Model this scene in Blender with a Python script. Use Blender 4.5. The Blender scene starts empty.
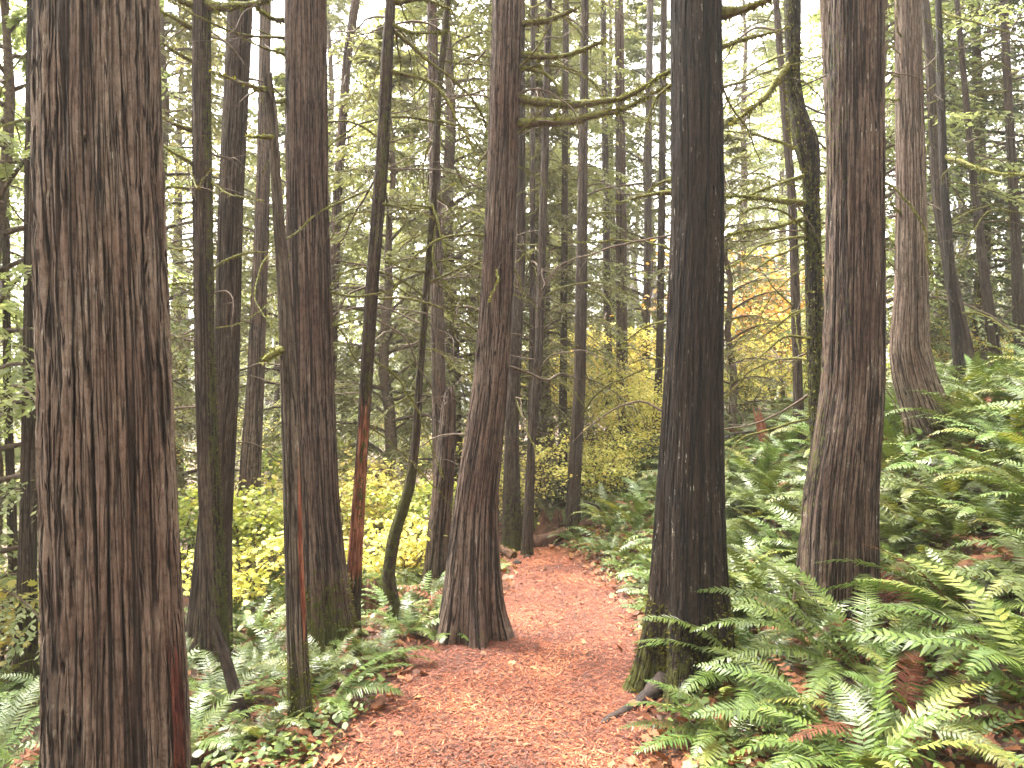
import bpy, math, random
import numpy as np

R = math.radians
rng = np.random.default_rng(11)
random.seed(11)
scene = bpy.context.scene
col = scene.collection

# ------------------------------------------------------------------ camera, sky, sun, exposure
F = 745.0                      # focal length in pixels of a 1024 px wide picture
CAMZ = 1.6
PITCH = math.atan(20 / F)
cam_d = bpy.data.cameras.new("camera")
cam_d.sensor_fit = 'HORIZONTAL'
cam_d.angle = 2 * math.atan(512 / F)
cam_d.clip_start = 0.05
cam_d.clip_end = 600
cam = bpy.data.objects.new("camera", cam_d)
cam.location = (0, 0, CAMZ)
cam.rotation_euler = (math.pi / 2 + PITCH, 0, 0)
col.objects.link(cam)
scene.camera = cam

HAZE = .0013
SUN_EL, SUN_AZ = 63, -50       # sun azimuth from +Y, clockwise seen from above
world = bpy.data.worlds.new("World")
scene.world = world
world.use_nodes = True
wn = world.node_tree
wn.nodes.clear()
sky = wn.nodes.new('ShaderNodeTexSky')
sky.sky_type = 'NISHITA'
sky.sun_disc = False
sky.sun_elevation = R(SUN_EL)
sky.sun_rotation = R(SUN_AZ)
sky.air_density = 1.0
sky.dust_density = 6.0
sky.ozone_density = 1.0
hs = wn.nodes.new('ShaderNodeHueSaturation')
hs.inputs['Saturation'].default_value = 0.04
bg = wn.nodes.new('ShaderNodeBackground')
bg.inputs['Strength'].default_value = 0.15
wo = wn.nodes.new('ShaderNodeOutputWorld')
wn.links.new(sky.outputs[0], hs.inputs['Color'])
tint = wn.nodes.new('ShaderNodeMix')          # warm white overcast
tint.data_type = 'RGBA'; tint.blend_type = 'MULTIPLY'
tint.inputs[0].default_value = 1.0
tint.inputs[7].default_value = (1.03, 1.0, .945, 1)
wn.links.new(hs.outputs[0], tint.inputs[6])
wn.links.new(tint.outputs[2], bg.inputs['Color'])
wn.links.new(bg.outputs[0], wo.inputs['Surface'])

sun_d = bpy.data.lights.new("sun", 'SUN')
sun_d.energy = 1.5
sun_d.angle = R(14)
sun_d.color = (1.0, 0.93, 0.84)
sun = bpy.data.objects.new("sun", sun_d)
sun.rotation_euler = (R(90 - SUN_EL), 0, R(180 - SUN_AZ))
col.objects.link(sun)

scene.view_settings.view_transform = 'Standard'
scene.view_settings.look = 'None'
scene.view_settings.exposure = 3.65
scene.view_settings.gamma = 1.0
scene.cycles.max_bounces = 7
scene.cycles.diffuse_bounces = 4
scene.cycles.glossy_bounces = 2
scene.cycles.transmission_bounces = 4
scene.cycles.transparent_max_bounces = 4
scene.cycles.volume_bounces = 1
scene.cycles.sample_clamp_indirect = 6
scene.cycles.use_denoising = True


# ------------------------------------------------------------------ maths helpers
def at(px, py, Y):
    """World point seen at a picture position, on the upright plane y = Y."""
    u, v = (px - 512) / F, (384 - py) / F
    dy = math.cos(PITCH) - math.sin(PITCH) * v
    dz = math.sin(PITCH) + math.cos(PITCH) * v
    s = Y / dy
    return np.array((u * s, Y, CAMZ + dz * s))


def proj(p):
    x, y, z = p[0], p[1], p[2] - CAMZ
    d = y * math.cos(PITCH) + z * math.sin(PITCH)
    v = -y * math.sin(PITCH) + z * math.cos(PITCH)
    if d < 0.1:
        return (-9999, -9999, d)
    return (512 + F * x / d, 384 - F * v / d, d)


_perm = np.random.default_rng(3).permutation(256)
_perm = np.concatenate([_perm, _perm, _perm])
_grad = np.random.default_rng(4).normal(size=(256, 3))
_grad /= np.linalg.norm(_grad, axis=1)[:, None]


def noise3(p):
    """Gradient noise, vectorised, about -0.7..0.7."""
    i = np.floor(p).astype(np.int64)
    f = p - i
    i &= 255
    w = f * f * f * (f * (f * 6 - 15) + 10)
    out = np.zeros(len(p))
    for dx in (0, 1):
        wx = w[:, 0] if dx else 1 - w[:, 0]
        a = _perm[(i[:, 0] + dx) & 255]
        for dy in (0, 1):
            wy = w[:, 1] if dy else 1 - w[:, 1]
            b = _perm[(a + i[:, 1] + dy) & 255]
            for dz in (0, 1):
                wz = w[:, 2] if dz else 1 - w[:, 2]
                g = _grad[_perm[(b + i[:, 2] + dz) & 255]]
                d = g[:, 0] * (f[:, 0] - dx) + g[:, 1] * (f[:, 1] - dy) + g[:, 2] * (f[:, 2] - dz)
                out += wx * wy * wz * d
    return out


def sstep(a, b, x):
    t = np.clip((x - a) / (b - a), 0, 1)
    return t * t * (3 - 2 * t)


# path: y, centre x, half width
PY = np.array([-3, 0, 2.6, 3.3, 4.1, 4.9, 5.6, 6.2, 7.0, 7.8, 8.6, 10, 13, 18, 30.])
PC = np.array([-.5, -.35, -.17, -.10, 0.02, 0.15, 0.30, 0.40, 0.38, 0.34, 0.24, -.30, -1.6, -3.2, -7])
PH = np.array([.75, .75, .74, .74, .73, .72, .62, .53, .41, .32, .30, .45, .45, .45, .45])


def path_c(y): return np.interp(y, PY, PC)
def path_h(y): return np.interp(y, PY, PH)


def ground(x, y):
    x = np.asarray(x, float)
    y = np.asarray(y, float)
    c, h = path_c(y), path_h(y)
    z = np.interp(y, [-30, 0, 7.6, 9.0, 12, 20, 40, 300], [0, 0, 0.0, -.10, -.42, -.7, -.8, -.8])
    s = x - (c + h)
    t = (c - h) - x
    # the bank narrows beyond the bend of the path
    back = np.interp(y, [0, 10, 14, 22, 300], [1, 1, .85, .8, .8])
    z = z + back * np.interp(s, [0, .25, .6, 1.3, 2.0, 2.9, 4.2, 6, 9, 16, 60], [0, .05, .09, .17, .55, 1.12, 1.62, 1.95, 2.25, 2.7, 3.2])
    z = z + .38 * np.exp(-((x - 1.75) / .75) ** 2 - ((y - 8.6) / 1.3) ** 2) * sstep(0, .5, s)
    z = z + np.interp(t, [0, .25, .6, 1.2, 2.5, 5, 12, 60], [0, .03, -.03, -.16, -.36, -.6, -.8, -1.2])
    p = np.stack([x.ravel(), y.ravel(), np.zeros(x.size)], 1)
    rough = noise3(p * 1.3 + 7.1) * .10 + noise3(p * 4.1 + 3.3) * .035
    off = sstep(-.05, .5, np.maximum(s, t)).ravel()
    z = z + (rough * off + noise3(p * 3.0) * .012).reshape(x.shape)
    return z


def g1(x, y): return float(ground(np.array([x]), np.array([y]))[0])


# ------------------------------------------------------------------ object helpers
def link(o, parent=None):
    col.objects.link(o)
    if parent is not None:
        o.parent = parent
    return o


def tag(o, label, cat, group=None, kind=None):
    if label: o['label'] = label
    if cat: o['category'] = cat
    if group: o['group'] = group
    if kind: o['kind'] = kind
    return o


def empty(name, loc, label, cat, group=None):
    o = bpy.data.objects.new(name, None)
    o.empty_display_size = .1
    o.location = [float(v) for v in loc]
    col.objects.link(o)
    return tag(o, label, cat, group)


class Geo:
    """Collects polygons of any size, each batch with one material slot."""
    def __init__(self):
        self.v, self.loops, self.counts, self.mi, self.n = [], [], [], [], 0
        self.smooth = []

    def polys(self, P, mi=0):                       # P: (n,k,3), every polygon its own island
        P = np.asarray(P, float)
        n, k = P.shape[:2]
        self.v.append(P.reshape(-1, 3))
        self.loops.append(np.arange(n * k) + self.n)
        self.counts.append(np.full(n, k))
        self.mi.append(np.full(n, mi))
        self.smooth.append(np.zeros(n, bool))
        self.n += n * k

    def faces(self, V, Fs, mi=0, smooth=True):      # shared vertices, Fs (n,k)
        V = np.asarray(V, float); Fs = np.asarray(Fs)
        self.v.append(V)
        self.loops.append(Fs.ravel() + self.n)
        self.counts.append(np.full(len(Fs), Fs.shape[1]))
        self.mi.append(np.full(len(Fs), mi))
        self.smooth.append(np.full(len(Fs), smooth))
        self.n += len(V)

    def tube(self, pts, rad, sides=6, mi=0, rough=0.0):
        pts = np.asarray(pts, float)
        n = len(pts)
        rad = np.broadcast_to(np.asarray(rad, float), (n,))
        tan = np.gradient(pts, axis=0)
        tan /= np.linalg.norm(tan, axis=1)[:, None] + 1e-9
        ref = np.array((0, 0, 1.)) if abs(tan[0, 2]) < .9 else np.array((1., 0, 0))
        a = np.cross(tan, ref); a /= np.linalg.norm(a, axis=1)[:, None] + 1e-9
        b = np.cross(tan, a)
        th = np.arange(sides) * 2 * math.pi / sides
        V = pts[:, None, :] + rad[:, None, None] * (np.cos(th)[None, :, None] * a[:, None, :] + np.sin(th)[None, :, None] * b[:, None, :])
        V = V.reshape(-1, 3)
        if rough:
            q = (V - np.repeat(pts, sides, 0))
            V = np.repeat(pts, sides, 0) + q * (1 + rough * noise3(V * 22))[:, None]
        i = np.arange(n - 1)[:, None] * sides
        j = np.arange(sides)[None, :]
        j2 = (j + 1) % sides
        Fs = np.stack([i + j, i + j2, i + sides + j2, i + sides + j], -1).reshape(-1, 4)
        self.faces(V, Fs, mi, True)
        self.faces(V[-sides:], np.arange(sides)[None, :], mi, False)
        self.faces(V[:sides], np.arange(sides)[None, ::-1], mi, False)

    def mesh(self, name, mats, attrs=None):
        V = np.concatenate(self.v); L = np.concatenate(self.loops); C = np.concatenate(self.counts)
        me = bpy.data.meshes.new(name)
        me.vertices.add(len(V)); me.vertices.foreach_set('co', V.ravel().astype(np.float32))
        me.loops.add(len(L)); me.loops.foreach_set('vertex_index', L.astype(np.int32))
        me.polygons.add(len(C))
        st = np.concatenate([[0], np.cumsum(C)[:-1]])
        me.polygons.foreach_set('loop_start', st.astype(np.int32))
        me.polygons.foreach_set('material_index', np.concatenate(self.mi).astype(np.int32))
        me.polygons.foreach_set('use_smooth', np.concatenate(self.smooth))
        for m in (mats if isinstance(mats, (list, tuple)) else [mats]):
            me.materials.append(m)
        for k, val in (attrs or {}).items():
            val = np.asarray(val, np.float32)
            at_ = me.attributes.new(k, 'FLOAT_VECTOR' if val.ndim == 2 else 'FLOAT', 'POINT')
            at_.data.foreach_set('vector' if val.ndim == 2 else 'value', val.ravel())
        me.update(calc_edges=True)
        return me

    def build(self, name, mats, parent=None, attrs=None):
        return link(bpy.data.objects.new(name, self.mesh(name, mats, attrs)), parent)


# ------------------------------------------------------------------ materials
def new_mat(name):
    m = bpy.data.materials.new(name)
    m.use_nodes = True
    nt = m.node_tree
    nt.nodes.clear()
    out = nt.nodes.new('ShaderNodeOutputMaterial')
    return m, nt, out


def nd(nt, t, **kw):
    n = nt.nodes.new(t)
    for k, v in kw.items():
        if k in n.inputs: n.inputs[k].default_value = v
        else: setattr(n, k, v)
    return n


def ramp(nt, stops, fac=None, interp='LINEAR'):
    r = nt.nodes.new('ShaderNodeValToRGB')
    r.color_ramp.interpolation = interp
    e = r.color_ramp.elements
    while len(e) < len(stops): e.new(.5)
    for x, (p, c) in zip(e, stops):
        x.position = p
        x.color = (*c, 1) if len(c) == 3 else c
    if fac is not None: nt.links.new(fac, r.inputs[0])
    return r


def mix(nt, fac, a, b, mode='MIX'):
    m = nt.nodes.new('ShaderNodeMix')
    m.data_type = 'RGBA'; m.blend_type = mode
    for sock, v in ((0, fac), (6, a), (7, b)):
        if hasattr(v, 'is_linked'): nt.links.new(v, m.inputs[sock])
        elif isinstance(v, (int, float)): m.inputs[sock].default_value = v
        else: m.inputs[sock].default_value = (*v, 1)
    return m.outputs[2]


def math_n(nt, op, a, b=None, clamp=False):
    m = nt.nodes.new('ShaderNodeMath'); m.operation = op; m.use_clamp = clamp
    for i, v in enumerate((a, b)):
        if v is None: continue
        if hasattr(v, 'is_linked'): nt.links.new(v, m.inputs[i])
        else: m.inputs[i].default_value = v
    return m.outputs[0]


def leaf_mat(name, stops, transl=.35, rough=.45, hue_obj=.03, val_obj=.5, spec=.5, thue=(1.05, 1.0, .55)):
    """Thin leaf: its colour varies from leaf to leaf and from plant to plant."""
    m, nt, out = new_mat(name)
    geo = nd(nt, 'ShaderNodeNewGeometry')
    oi = nd(nt, 'ShaderNodeObjectInfo')
    tc = nd(nt, 'ShaderNodeTexCoord')
    nz = nd(nt, 'ShaderNodeTexNoise', Scale=1.7, Detail=2.0)
    nt.links.new(tc.outputs['Object'], nz.inputs['Vector'])
    f = math_n(nt, 'MULTIPLY', geo.outputs['Random Per Island'], .55)
    f2 = math_n(nt, 'MULTIPLY_ADD', nz.outputs[0], 1.0)
    nt.nodes[-1].inputs[2].default_value = -.28
    f = math_n(nt, 'ADD', f, f2, True)
    c = ramp(nt, stops, f)
    h = nd(nt, 'ShaderNodeHueSaturation')
    hv = math_n(nt, 'MULTIPLY_ADD', oi.outputs['Random'], hue_obj * 2); nt.nodes[-1].inputs[2].default_value = .5 - hue_obj
    vv = math_n(nt, 'MULTIPLY_ADD', oi.outputs['Random'], val_obj); nt.nodes[-1].inputs[2].default_value = 1 - val_obj * .5
    nt.links.new(hv, h.inputs['Hue']); nt.links.new(vv, h.inputs['Value'])
    nt.links.new(c.outputs[0], h.inputs['Color'])
    p = nd(nt, 'ShaderNodeBsdfPrincipled', Roughness=rough)
    p.inputs['Specular IOR Level'].default_value = spec
    nt.links.new(h.outputs[0], p.inputs['Base Color'])
    t = nd(nt, 'ShaderNodeBsdfTranslucent')
    tcol = mix(nt, 1.0, h.outputs[0], thue, 'MULTIPLY')
    nt.links.new(tcol, t.inputs['Color'])
    ms = nd(nt, 'ShaderNodeMixShader'); ms.inputs[0].default_value = transl
    nt.links.new(p.outputs[0], ms.inputs[1]); nt.links.new(t.outputs[0], ms.inputs[2])
    nt.links.new(ms.outputs[0], out.inputs['Surface'])
    return m


def bark_mat(name, ridge, furrow, grey, lichen=.3, bump=.6, scale=1.0, inner=((.05, .014, .010), (.20, .060, .032), (.44, .19, .11))):
    m, nt, out = new_mat(name)
    ac = nd(nt, 'ShaderNodeAttribute', attribute_name='barkco')
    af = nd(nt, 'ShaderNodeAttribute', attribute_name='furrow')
    am = nd(nt, 'ShaderNodeAttribute', attribute_name='moss')
    ab = nd(nt, 'ShaderNodeAttribute', attribute_name='bare')
    mp = nd(nt, 'ShaderNodeMapping'); mp.inputs['Scale'].default_value = (scale, scale, .07 * scale)
    nt.links.new(ac.outputs['Vector'], mp.inputs['Vector'])
    fib = nd(nt, 'ShaderNodeTexNoise', Scale=60., Detail=5., Roughness=.65)
    nt.links.new(mp.outputs[0], fib.inputs['Vector'])
    mp2 = nd(nt, 'ShaderNodeMapping'); mp2.inputs['Scale'].default_value = (1, 1, .45)
    nt.links.new(ac.outputs['Vector'], mp2.inputs['Vector'])
    pat = nd(nt, 'ShaderNodeTexNoise', Scale=4.5, Detail=4., Roughness=.6)
    nt.links.new(mp2.outputs[0], pat.inputs['Vector'])
    flk = nd(nt, 'ShaderNodeTexNoise', Scale=48., Detail=4., Roughness=.7)
    nt.links.new(mp2.outputs[0], flk.inputs['Vector'])
    mp3 = nd(nt, 'ShaderNodeMapping'); mp3.inputs['Scale'].default_value = (1, 1, .22)
    nt.links.new(ac.outputs['Vector'], mp3.inputs['Vector'])
    lch = nd(nt, 'ShaderNodeTexNoise', Scale=55., Detail=4., Roughness=.7)
    nt.links.new(mp3.outputs[0], lch.inputs['Vector'])
    c = mix(nt, ramp(nt, [(.35, (0, 0, 0)), (.65, (1, 1, 1))], pat.outputs[0]).outputs[0], ridge, grey)
    c = mix(nt, .85, c,
            ramp(nt, [(.34, (.55, .50, .46)), (.47, (.85, .82, .79)), (.60, (1, 1, 1))], fib.outputs[0]).outputs[0], 'MULTIPLY')
    c = mix(nt, .7, c, ramp(nt, [(.36, (.35, .30, .27)), (.5, (.85, .82, .80)), (.62, (1, 1, 1))], flk.outputs[0]).outputs[0], 'MULTIPLY')
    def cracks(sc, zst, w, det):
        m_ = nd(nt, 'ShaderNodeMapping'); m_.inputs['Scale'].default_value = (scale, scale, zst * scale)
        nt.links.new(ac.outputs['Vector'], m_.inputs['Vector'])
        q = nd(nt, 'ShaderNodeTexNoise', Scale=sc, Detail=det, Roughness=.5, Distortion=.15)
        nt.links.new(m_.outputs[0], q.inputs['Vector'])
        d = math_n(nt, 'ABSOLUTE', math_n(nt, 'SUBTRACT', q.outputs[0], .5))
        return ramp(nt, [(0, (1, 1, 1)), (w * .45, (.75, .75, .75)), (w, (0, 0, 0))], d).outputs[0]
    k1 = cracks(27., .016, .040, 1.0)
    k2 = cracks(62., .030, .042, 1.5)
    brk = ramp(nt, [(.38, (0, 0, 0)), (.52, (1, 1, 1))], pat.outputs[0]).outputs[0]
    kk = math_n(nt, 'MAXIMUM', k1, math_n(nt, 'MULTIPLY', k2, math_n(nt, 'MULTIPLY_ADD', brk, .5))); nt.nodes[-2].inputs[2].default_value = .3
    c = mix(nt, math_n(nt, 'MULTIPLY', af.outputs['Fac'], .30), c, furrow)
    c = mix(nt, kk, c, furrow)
    # pale lichen flecks
    lf = ramp(nt, [(.60, (0, 0, 0)), (.68, (1, 1, 1))], lch.outputs[0])
    lp = ramp(nt, [(.42, (0, 0, 0)), (.58, (1, 1, 1))], pat.outputs[0])
    lm = math_n(nt, 'MULTIPLY', lf.outputs[0], lp.outputs[0])
    lm = math_n(nt, 'MULTIPLY', lm, math_n(nt, 'SUBTRACT', 1., af.outputs['Fac'], True))
    lm = math_n(nt, 'MULTIPLY', lm, math_n(nt, 'SUBTRACT', 1., kk, True))
    lm = math_n(nt, 'MULTIPLY', lm, lichen)
    c = mix(nt, lm, c, (.36, .34, .27))
    # torn strips of red inner wood
    bn = math_n(nt, 'ADD', ab.outputs['Fac'], math_n(nt, 'MULTIPLY_ADD', fib.outputs[0], 1.3)); nt.nodes[-2].inputs[2].default_value = -.65
    bm_ = ramp(nt, [(.40, (0, 0, 0)), (.60, (1, 1, 1))], bn)
    c = mix(nt, bm_.outputs[0], c, ramp(nt, [(.34, inner[0]), (.48, inner[1]), (.66, inner[2])], fib.outputs[0]).outputs[0])
    # moss
    mn = math_n(nt, 'MULTIPLY_ADD', flk.outputs[0], 2.4); nt.nodes[-1].inputs[2].default_value = -1.25
    mm = math_n(nt, 'ADD', am.outputs['Fac'], mn)
    mr = ramp(nt, [(.42, (0, 0, 0)), (.62, (1, 1, 1))], mm)
    c = mix(nt, mr.outputs[0], c, mix(nt, flk.outputs[0], (.018, .022, .005), (.085, .085, .018)))
    p = nd(nt, 'ShaderNodeBsdfPrincipled', Roughness=.85)
    p.inputs['Specular IOR Level'].default_value = .25
    nt.links.new(c, p.inputs['Base Color'])
    h = math_n(nt, 'ADD', fib.outputs[0], math_n(nt, 'MULTIPLY', flk.outputs[0], .8))
    h = math_n(nt, 'SUBTRACT', h, math_n(nt, 'MULTIPLY', kk, 1.6))
    b = nd(nt, 'ShaderNodeBump', Strength=min(1., bump * 1.5), Distance=.022)
    nt.links.new(h, b.inputs['Height']); nt.links.new(b.outputs[0], p.inputs['Normal'])
    nt.links.new(p.outputs[0], out.inputs['Surface'])
    return m


def wood_mat(name, a, b_, scale=30., bump=.5):
    m, nt, out = new_mat(name)
    tc = nd(nt, 'ShaderNodeTexCoord')
    nz = nd(nt, 'ShaderNodeTexNoise', Scale=scale, Detail=5., Roughness=.65)
    nt.links.new(tc.outputs['Object'], nz.inputs['Vector'])
    c = ramp(nt, [(.32, a), (.66, b_)], nz.outputs[0])
    p = nd(nt, 'ShaderNodeBsdfPrincipled', Roughness=.85)
    p.inputs['Specular IOR Level'].default_value = .25
    nt.links.new(c.outputs[0], p.inputs['Base Color'])
    b = nd(nt, 'ShaderNodeBump', Strength=bump, Distance=.01)
    nt.links.new(nz.outputs[0], b.inputs['Height']); nt.links.new(b.outputs[0], p.inputs['Normal'])
    nt.links.new(p.outputs[0], out.inputs['Surface'])
    return m


M = {}
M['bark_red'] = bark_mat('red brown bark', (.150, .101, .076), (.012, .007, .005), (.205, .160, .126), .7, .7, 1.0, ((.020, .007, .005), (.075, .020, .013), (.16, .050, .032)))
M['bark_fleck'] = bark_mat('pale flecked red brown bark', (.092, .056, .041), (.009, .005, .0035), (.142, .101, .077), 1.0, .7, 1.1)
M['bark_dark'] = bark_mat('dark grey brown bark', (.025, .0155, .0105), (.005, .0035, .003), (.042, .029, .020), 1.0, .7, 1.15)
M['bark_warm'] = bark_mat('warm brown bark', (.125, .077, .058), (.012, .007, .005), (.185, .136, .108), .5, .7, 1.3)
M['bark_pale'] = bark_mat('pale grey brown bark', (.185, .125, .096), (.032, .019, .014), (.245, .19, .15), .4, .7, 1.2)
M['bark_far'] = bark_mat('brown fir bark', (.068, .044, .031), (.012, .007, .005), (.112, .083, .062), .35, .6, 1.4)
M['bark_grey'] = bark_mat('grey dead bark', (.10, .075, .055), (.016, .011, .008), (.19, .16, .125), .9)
M['twig'] = wood_mat('dead twig bark', (.035, .024, .018), (.12, .085, .06), 40)
M['moss'] = wood_mat('yellow green moss', (.030, .030, .007), (.14, .135, .026), 45, 1.0)
M['moss_tuft'] = leaf_mat('moss tufts', [(0, (.03, .033, .006)), (.5, (.10, .10, .018)), (1, (.23, .21, .045))], .25, .8, .02, .3, .1)
M['rotten'] = wood_mat('rotten wood', (.03, .015, .010), (.13, .065, .04), 14, 1.0)
M['charred'] = wood_mat('charred wood', (.012, .010, .010), (.06, .042, .034), 18, .9)
M['redwood'] = wood_mat('broken red wood', (.09, .028, .015), (.30, .11, .06), 22, .8)

M['fern'] = leaf_mat('fern green', [(0, (.032, .056, .009)), (.5, (.070, .104, .017)), (1, (.125, .155, .032))], .20, .40, .02, .55, .45)
M['fern_yellow'] = leaf_mat('fern yellowing', [(0, (.08, .11, .018)), (.5, (.15, .17, .032)), (1, (.25, .225, .05))], .3, .45, .02, .3)
M['fern_dead'] = leaf_mat('fern dead brown', [(0, (.050, .016, .009)), (.5, (.105, .035, .016)), (1, (.20, .085, .04))], .2, .7, .015, .4, .2)
M['cedar'] = leaf_mat('cedar sprays', [(0, (.085, .100, .035)), (.45, (.19, .205, .085)), (.8, (.28, .28, .13)), (1, (.36, .28, .17))], .5, .5, .03, .6, thue=(1., 1., .72))
M['cedar_dark'] = leaf_mat('dark conifer needles', [(0, (.026, .040, .012)), (.5, (.062, .080, .026)), (1, (.13, .135, .05))], .42, .5, .03, .5)
M['maple_yellow'] = leaf_mat('yellow maple leaves', [(0, (.17, .23, .05)), (.3, (.46, .47, .13)), (.7, (.68, .60, .22)), (1, (.64, .43, .16))], .5, .5, .015, .25, thue=(1.1, 1., .6))
M['maple_green'] = leaf_mat('lime maple leaves', [(0, (.10, .16, .03)), (.5, (.30, .38, .08)), (1, (.62, .58, .16))], .5, .5, .015, .3, thue=(1.1, 1., .6))
M['maple_orange'] = leaf_mat('orange maple leaves', [(0, (.30, .19, .05)), (.5, (.50, .31, .09)), (1, (.60, .44, .15))], .45, .5, .02, .3, thue=(1.1, 1., .6))
M['herb'] = leaf_mat('low herbs', [(0, (.04, .07, .015)), (.5, (.10, .15, .03)), (1, (.24, .24, .06))], .3, .5, .02, .3)
M['litter'] = leaf_mat('fallen leaves', [(0, (.05, .018, .010)), (.35, (.14, .050, .022)), (.65, (.25, .105, .045)), (1, (.45, .28, .12))], .15, .6, .01, .2, .3)
M['chip'] = leaf_mat('red wood chips', [(0, (.018, .007, .005)), (.36, (.085, .023, .011)), (.66, (.29, .078, .030)), (1, (.54, .21, .09))], 0.0, .65, .0, .0, .35)


def ground_mat():
    m, nt, out = new_mat('forest floor')
    tc = nd(nt, 'ShaderNodeTexCoord')
    n1 = nd(nt, 'ShaderNodeTexNoise', Scale=3.0, Detail=6., Roughness=.7)
    n2 = nd(nt, 'ShaderNodeTexNoise', Scale=38., Detail=5., Roughness=.7)
    v = nd(nt, 'ShaderNodeTexVoronoi', Scale=26.)
    for n in (n1, n2, v): nt.links.new(tc.outputs['Object'], n.inputs['Vector'])
    c = ramp(nt, [(.3, (.018, .010, .007)), (.5, (.050, .026, .016)), (.7, (.10, .05, .027))], n2.outputs[0])
    c2 = ramp(nt, [(.0, (.03, .03, .010)), (.5, (.06, .03, .017)), (1, (.13, .065, .034))], v.outputs['Color'])
    cc = mix(nt, n1.outputs[0], c.outputs[0], c2.outputs[0])
    p = nd(nt, 'ShaderNodeBsdfPrincipled', Roughness=.9)
    nt.links.new(cc, p.inputs['Base Color'])
    b = nd(nt, 'ShaderNodeBump', Strength=.9, Distance=.02)
    nt.links.new(n2.outputs[0], b.inputs['Height']); nt.links.new(b.outputs[0], p.inputs['Normal'])
    nt.links.new(p.outputs[0], out.inputs['Surface'])
    return m


def path_mat():
    m, nt, out = new_mat('red chip path')
    tc = nd(nt, 'ShaderNodeTexCoord')
    n1 = nd(nt, 'ShaderNodeTexNoise', Scale=2.2, Detail=5., Roughness=.65)
    n2 = nd(nt, 'ShaderNodeTexNoise', Scale=70., Detail=5., Roughness=.75)
    for n in (n1, n2): nt.links.new(tc.outputs['Object'], n.inputs['Vector'])
    c = ramp(nt, [(.32, (.022, .008, .005)), (.5, (.12, .033, .016)), (.70, (.29, .086, .036))], n2.outputs[0])
    cc = mix(nt, .5, c.outputs[0], ramp(nt, [(.35, (.35, .32, .32)), (.65, (1, 1, 1))], n1.outputs[0]).outputs[0], 'MULTIPLY')
    p = nd(nt, 'ShaderNodeBsdfPrincipled', Roughness=.85)
    nt.links.new(cc, p.inputs['Base Color'])
    b = nd(nt, 'ShaderNodeBump', Strength=.9, Distance=.012)
    nt.links.new(n2.outputs[0], b.inputs['Height']); nt.links.new(b.outputs[0], p.inputs['Normal'])
    nt.links.new(p.outputs[0], out.inputs['Surface'])
    return m


M['ground'] = ground_mat()
M['path'] = path_mat()

# ------------------------------------------------------------------ ground and path
def axis(parts):
    out = [np.array([parts[0][0]])]
    for a, b, step in parts:
        n = max(1, int(round((b - a) / step)))
        out.append(a + (b - a) * np.arange(1, n + 1) / n)
    return np.concatenate(out)


gx = axis([(-300, -60, 40), (-60, -12, 3), (-12, -4, .4), (-4, 8, .08), (8, 14, .4), (14, 60, 3), (60, 300, 40)])
gy = axis([(-300, -20, 40), (-20, 1.5, 1.5), (1.5, 12, .08), (12, 20, .4), (20, 60, 3), (60, 300, 40)])
XX, YY = np.meshgrid(gx, gy)
ZZ = ground(XX, YY)
ni, nj = XX.shape
idx = np.arange(ni * nj).reshape(ni, nj)
Fq = np.stack([idx[:-1, :-1], idx[:-1, 1:], idx[1:, 1:], idx[1:, :-1]], -1).reshape(-1, 4)
g = Geo(); g.faces(np.stack([XX, YY, ZZ], -1).reshape(-1, 3), Fq)
tag(g.build('ground', M['ground']), 'forest floor of dark soil and leaf litter rising to a fern bank', None, kind='structure')

py_ = np.arange(-2, 16, .06)
pv = []
NW = 25
for y in py_:
    c, h = path_c(y), path_h(y)
    e = noise3(np.array([[0, y * 2.3, 1.5], [9, y * 2.3, 4.5], [0, y * 7., 1.5], [9, y * 7, 4.5]]))
    l, r_ = c - h + .10 * e[0] + .05 * e[2], c + h + .10 * e[1] + .05 * e[3]
    xs = np.linspace(l, r_, NW)
    pv.append(np.stack([xs, np.full(NW, y), np.zeros(NW)], 1))
pv = np.concatenate(pv)
w_ = np.tile(np.linspace(-1, 1, NW), len(py_))
pv[:, 2] = ground(pv[:, 0], pv[:, 1]) + .010 - .010 * np.abs(w_) ** 6 + noise3(np.c_[pv[:, :2] * 6, pv[:, :1] * 0]) * .008
idx = np.arange(len(pv)).reshape(len(py_), NW)
Fq = np.stack([idx[:-1, :-1], idx[:-1, 1:], idx[1:, 1:], idx[1:, :-1]], -1).reshape(-1, 4)
g = Geo(); g.faces(pv, Fq)
tag(g.build('path', M['path']), 'footpath of reddish bark chips winding between the trunks', None, kind='structure')


# ------------------------------------------------------------------ litter, chips (uncountable)
def flat_bits(x, y, z, ln, wd, tilt, k=4):
    n = len(x)
    a = rng.uniform(0, 2 * math.pi, n)
    d = np.stack([np.cos(a), np.sin(a), rng.normal(0, tilt, n)], 1)
    s = np.stack([-np.sin(a), np.cos(a), rng.normal(0, tilt, n)], 1)
    c = np.stack([x, y, z], 1)
    L = (ln / 2)[:, None]; W = (wd / 2)[:, None]
    if k == 4:
        return np.stack([c - d * L, c + s * W, c + d * L, c - s * W], 1)
    return np.stack([c - d * L, c - d * L * .2 + s * W, c + d * L * .45 + s * W * .8, c + d * L, c + d * L * .45 - s * W * .8, c - d * L * .2 - s * W], 1)


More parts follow.
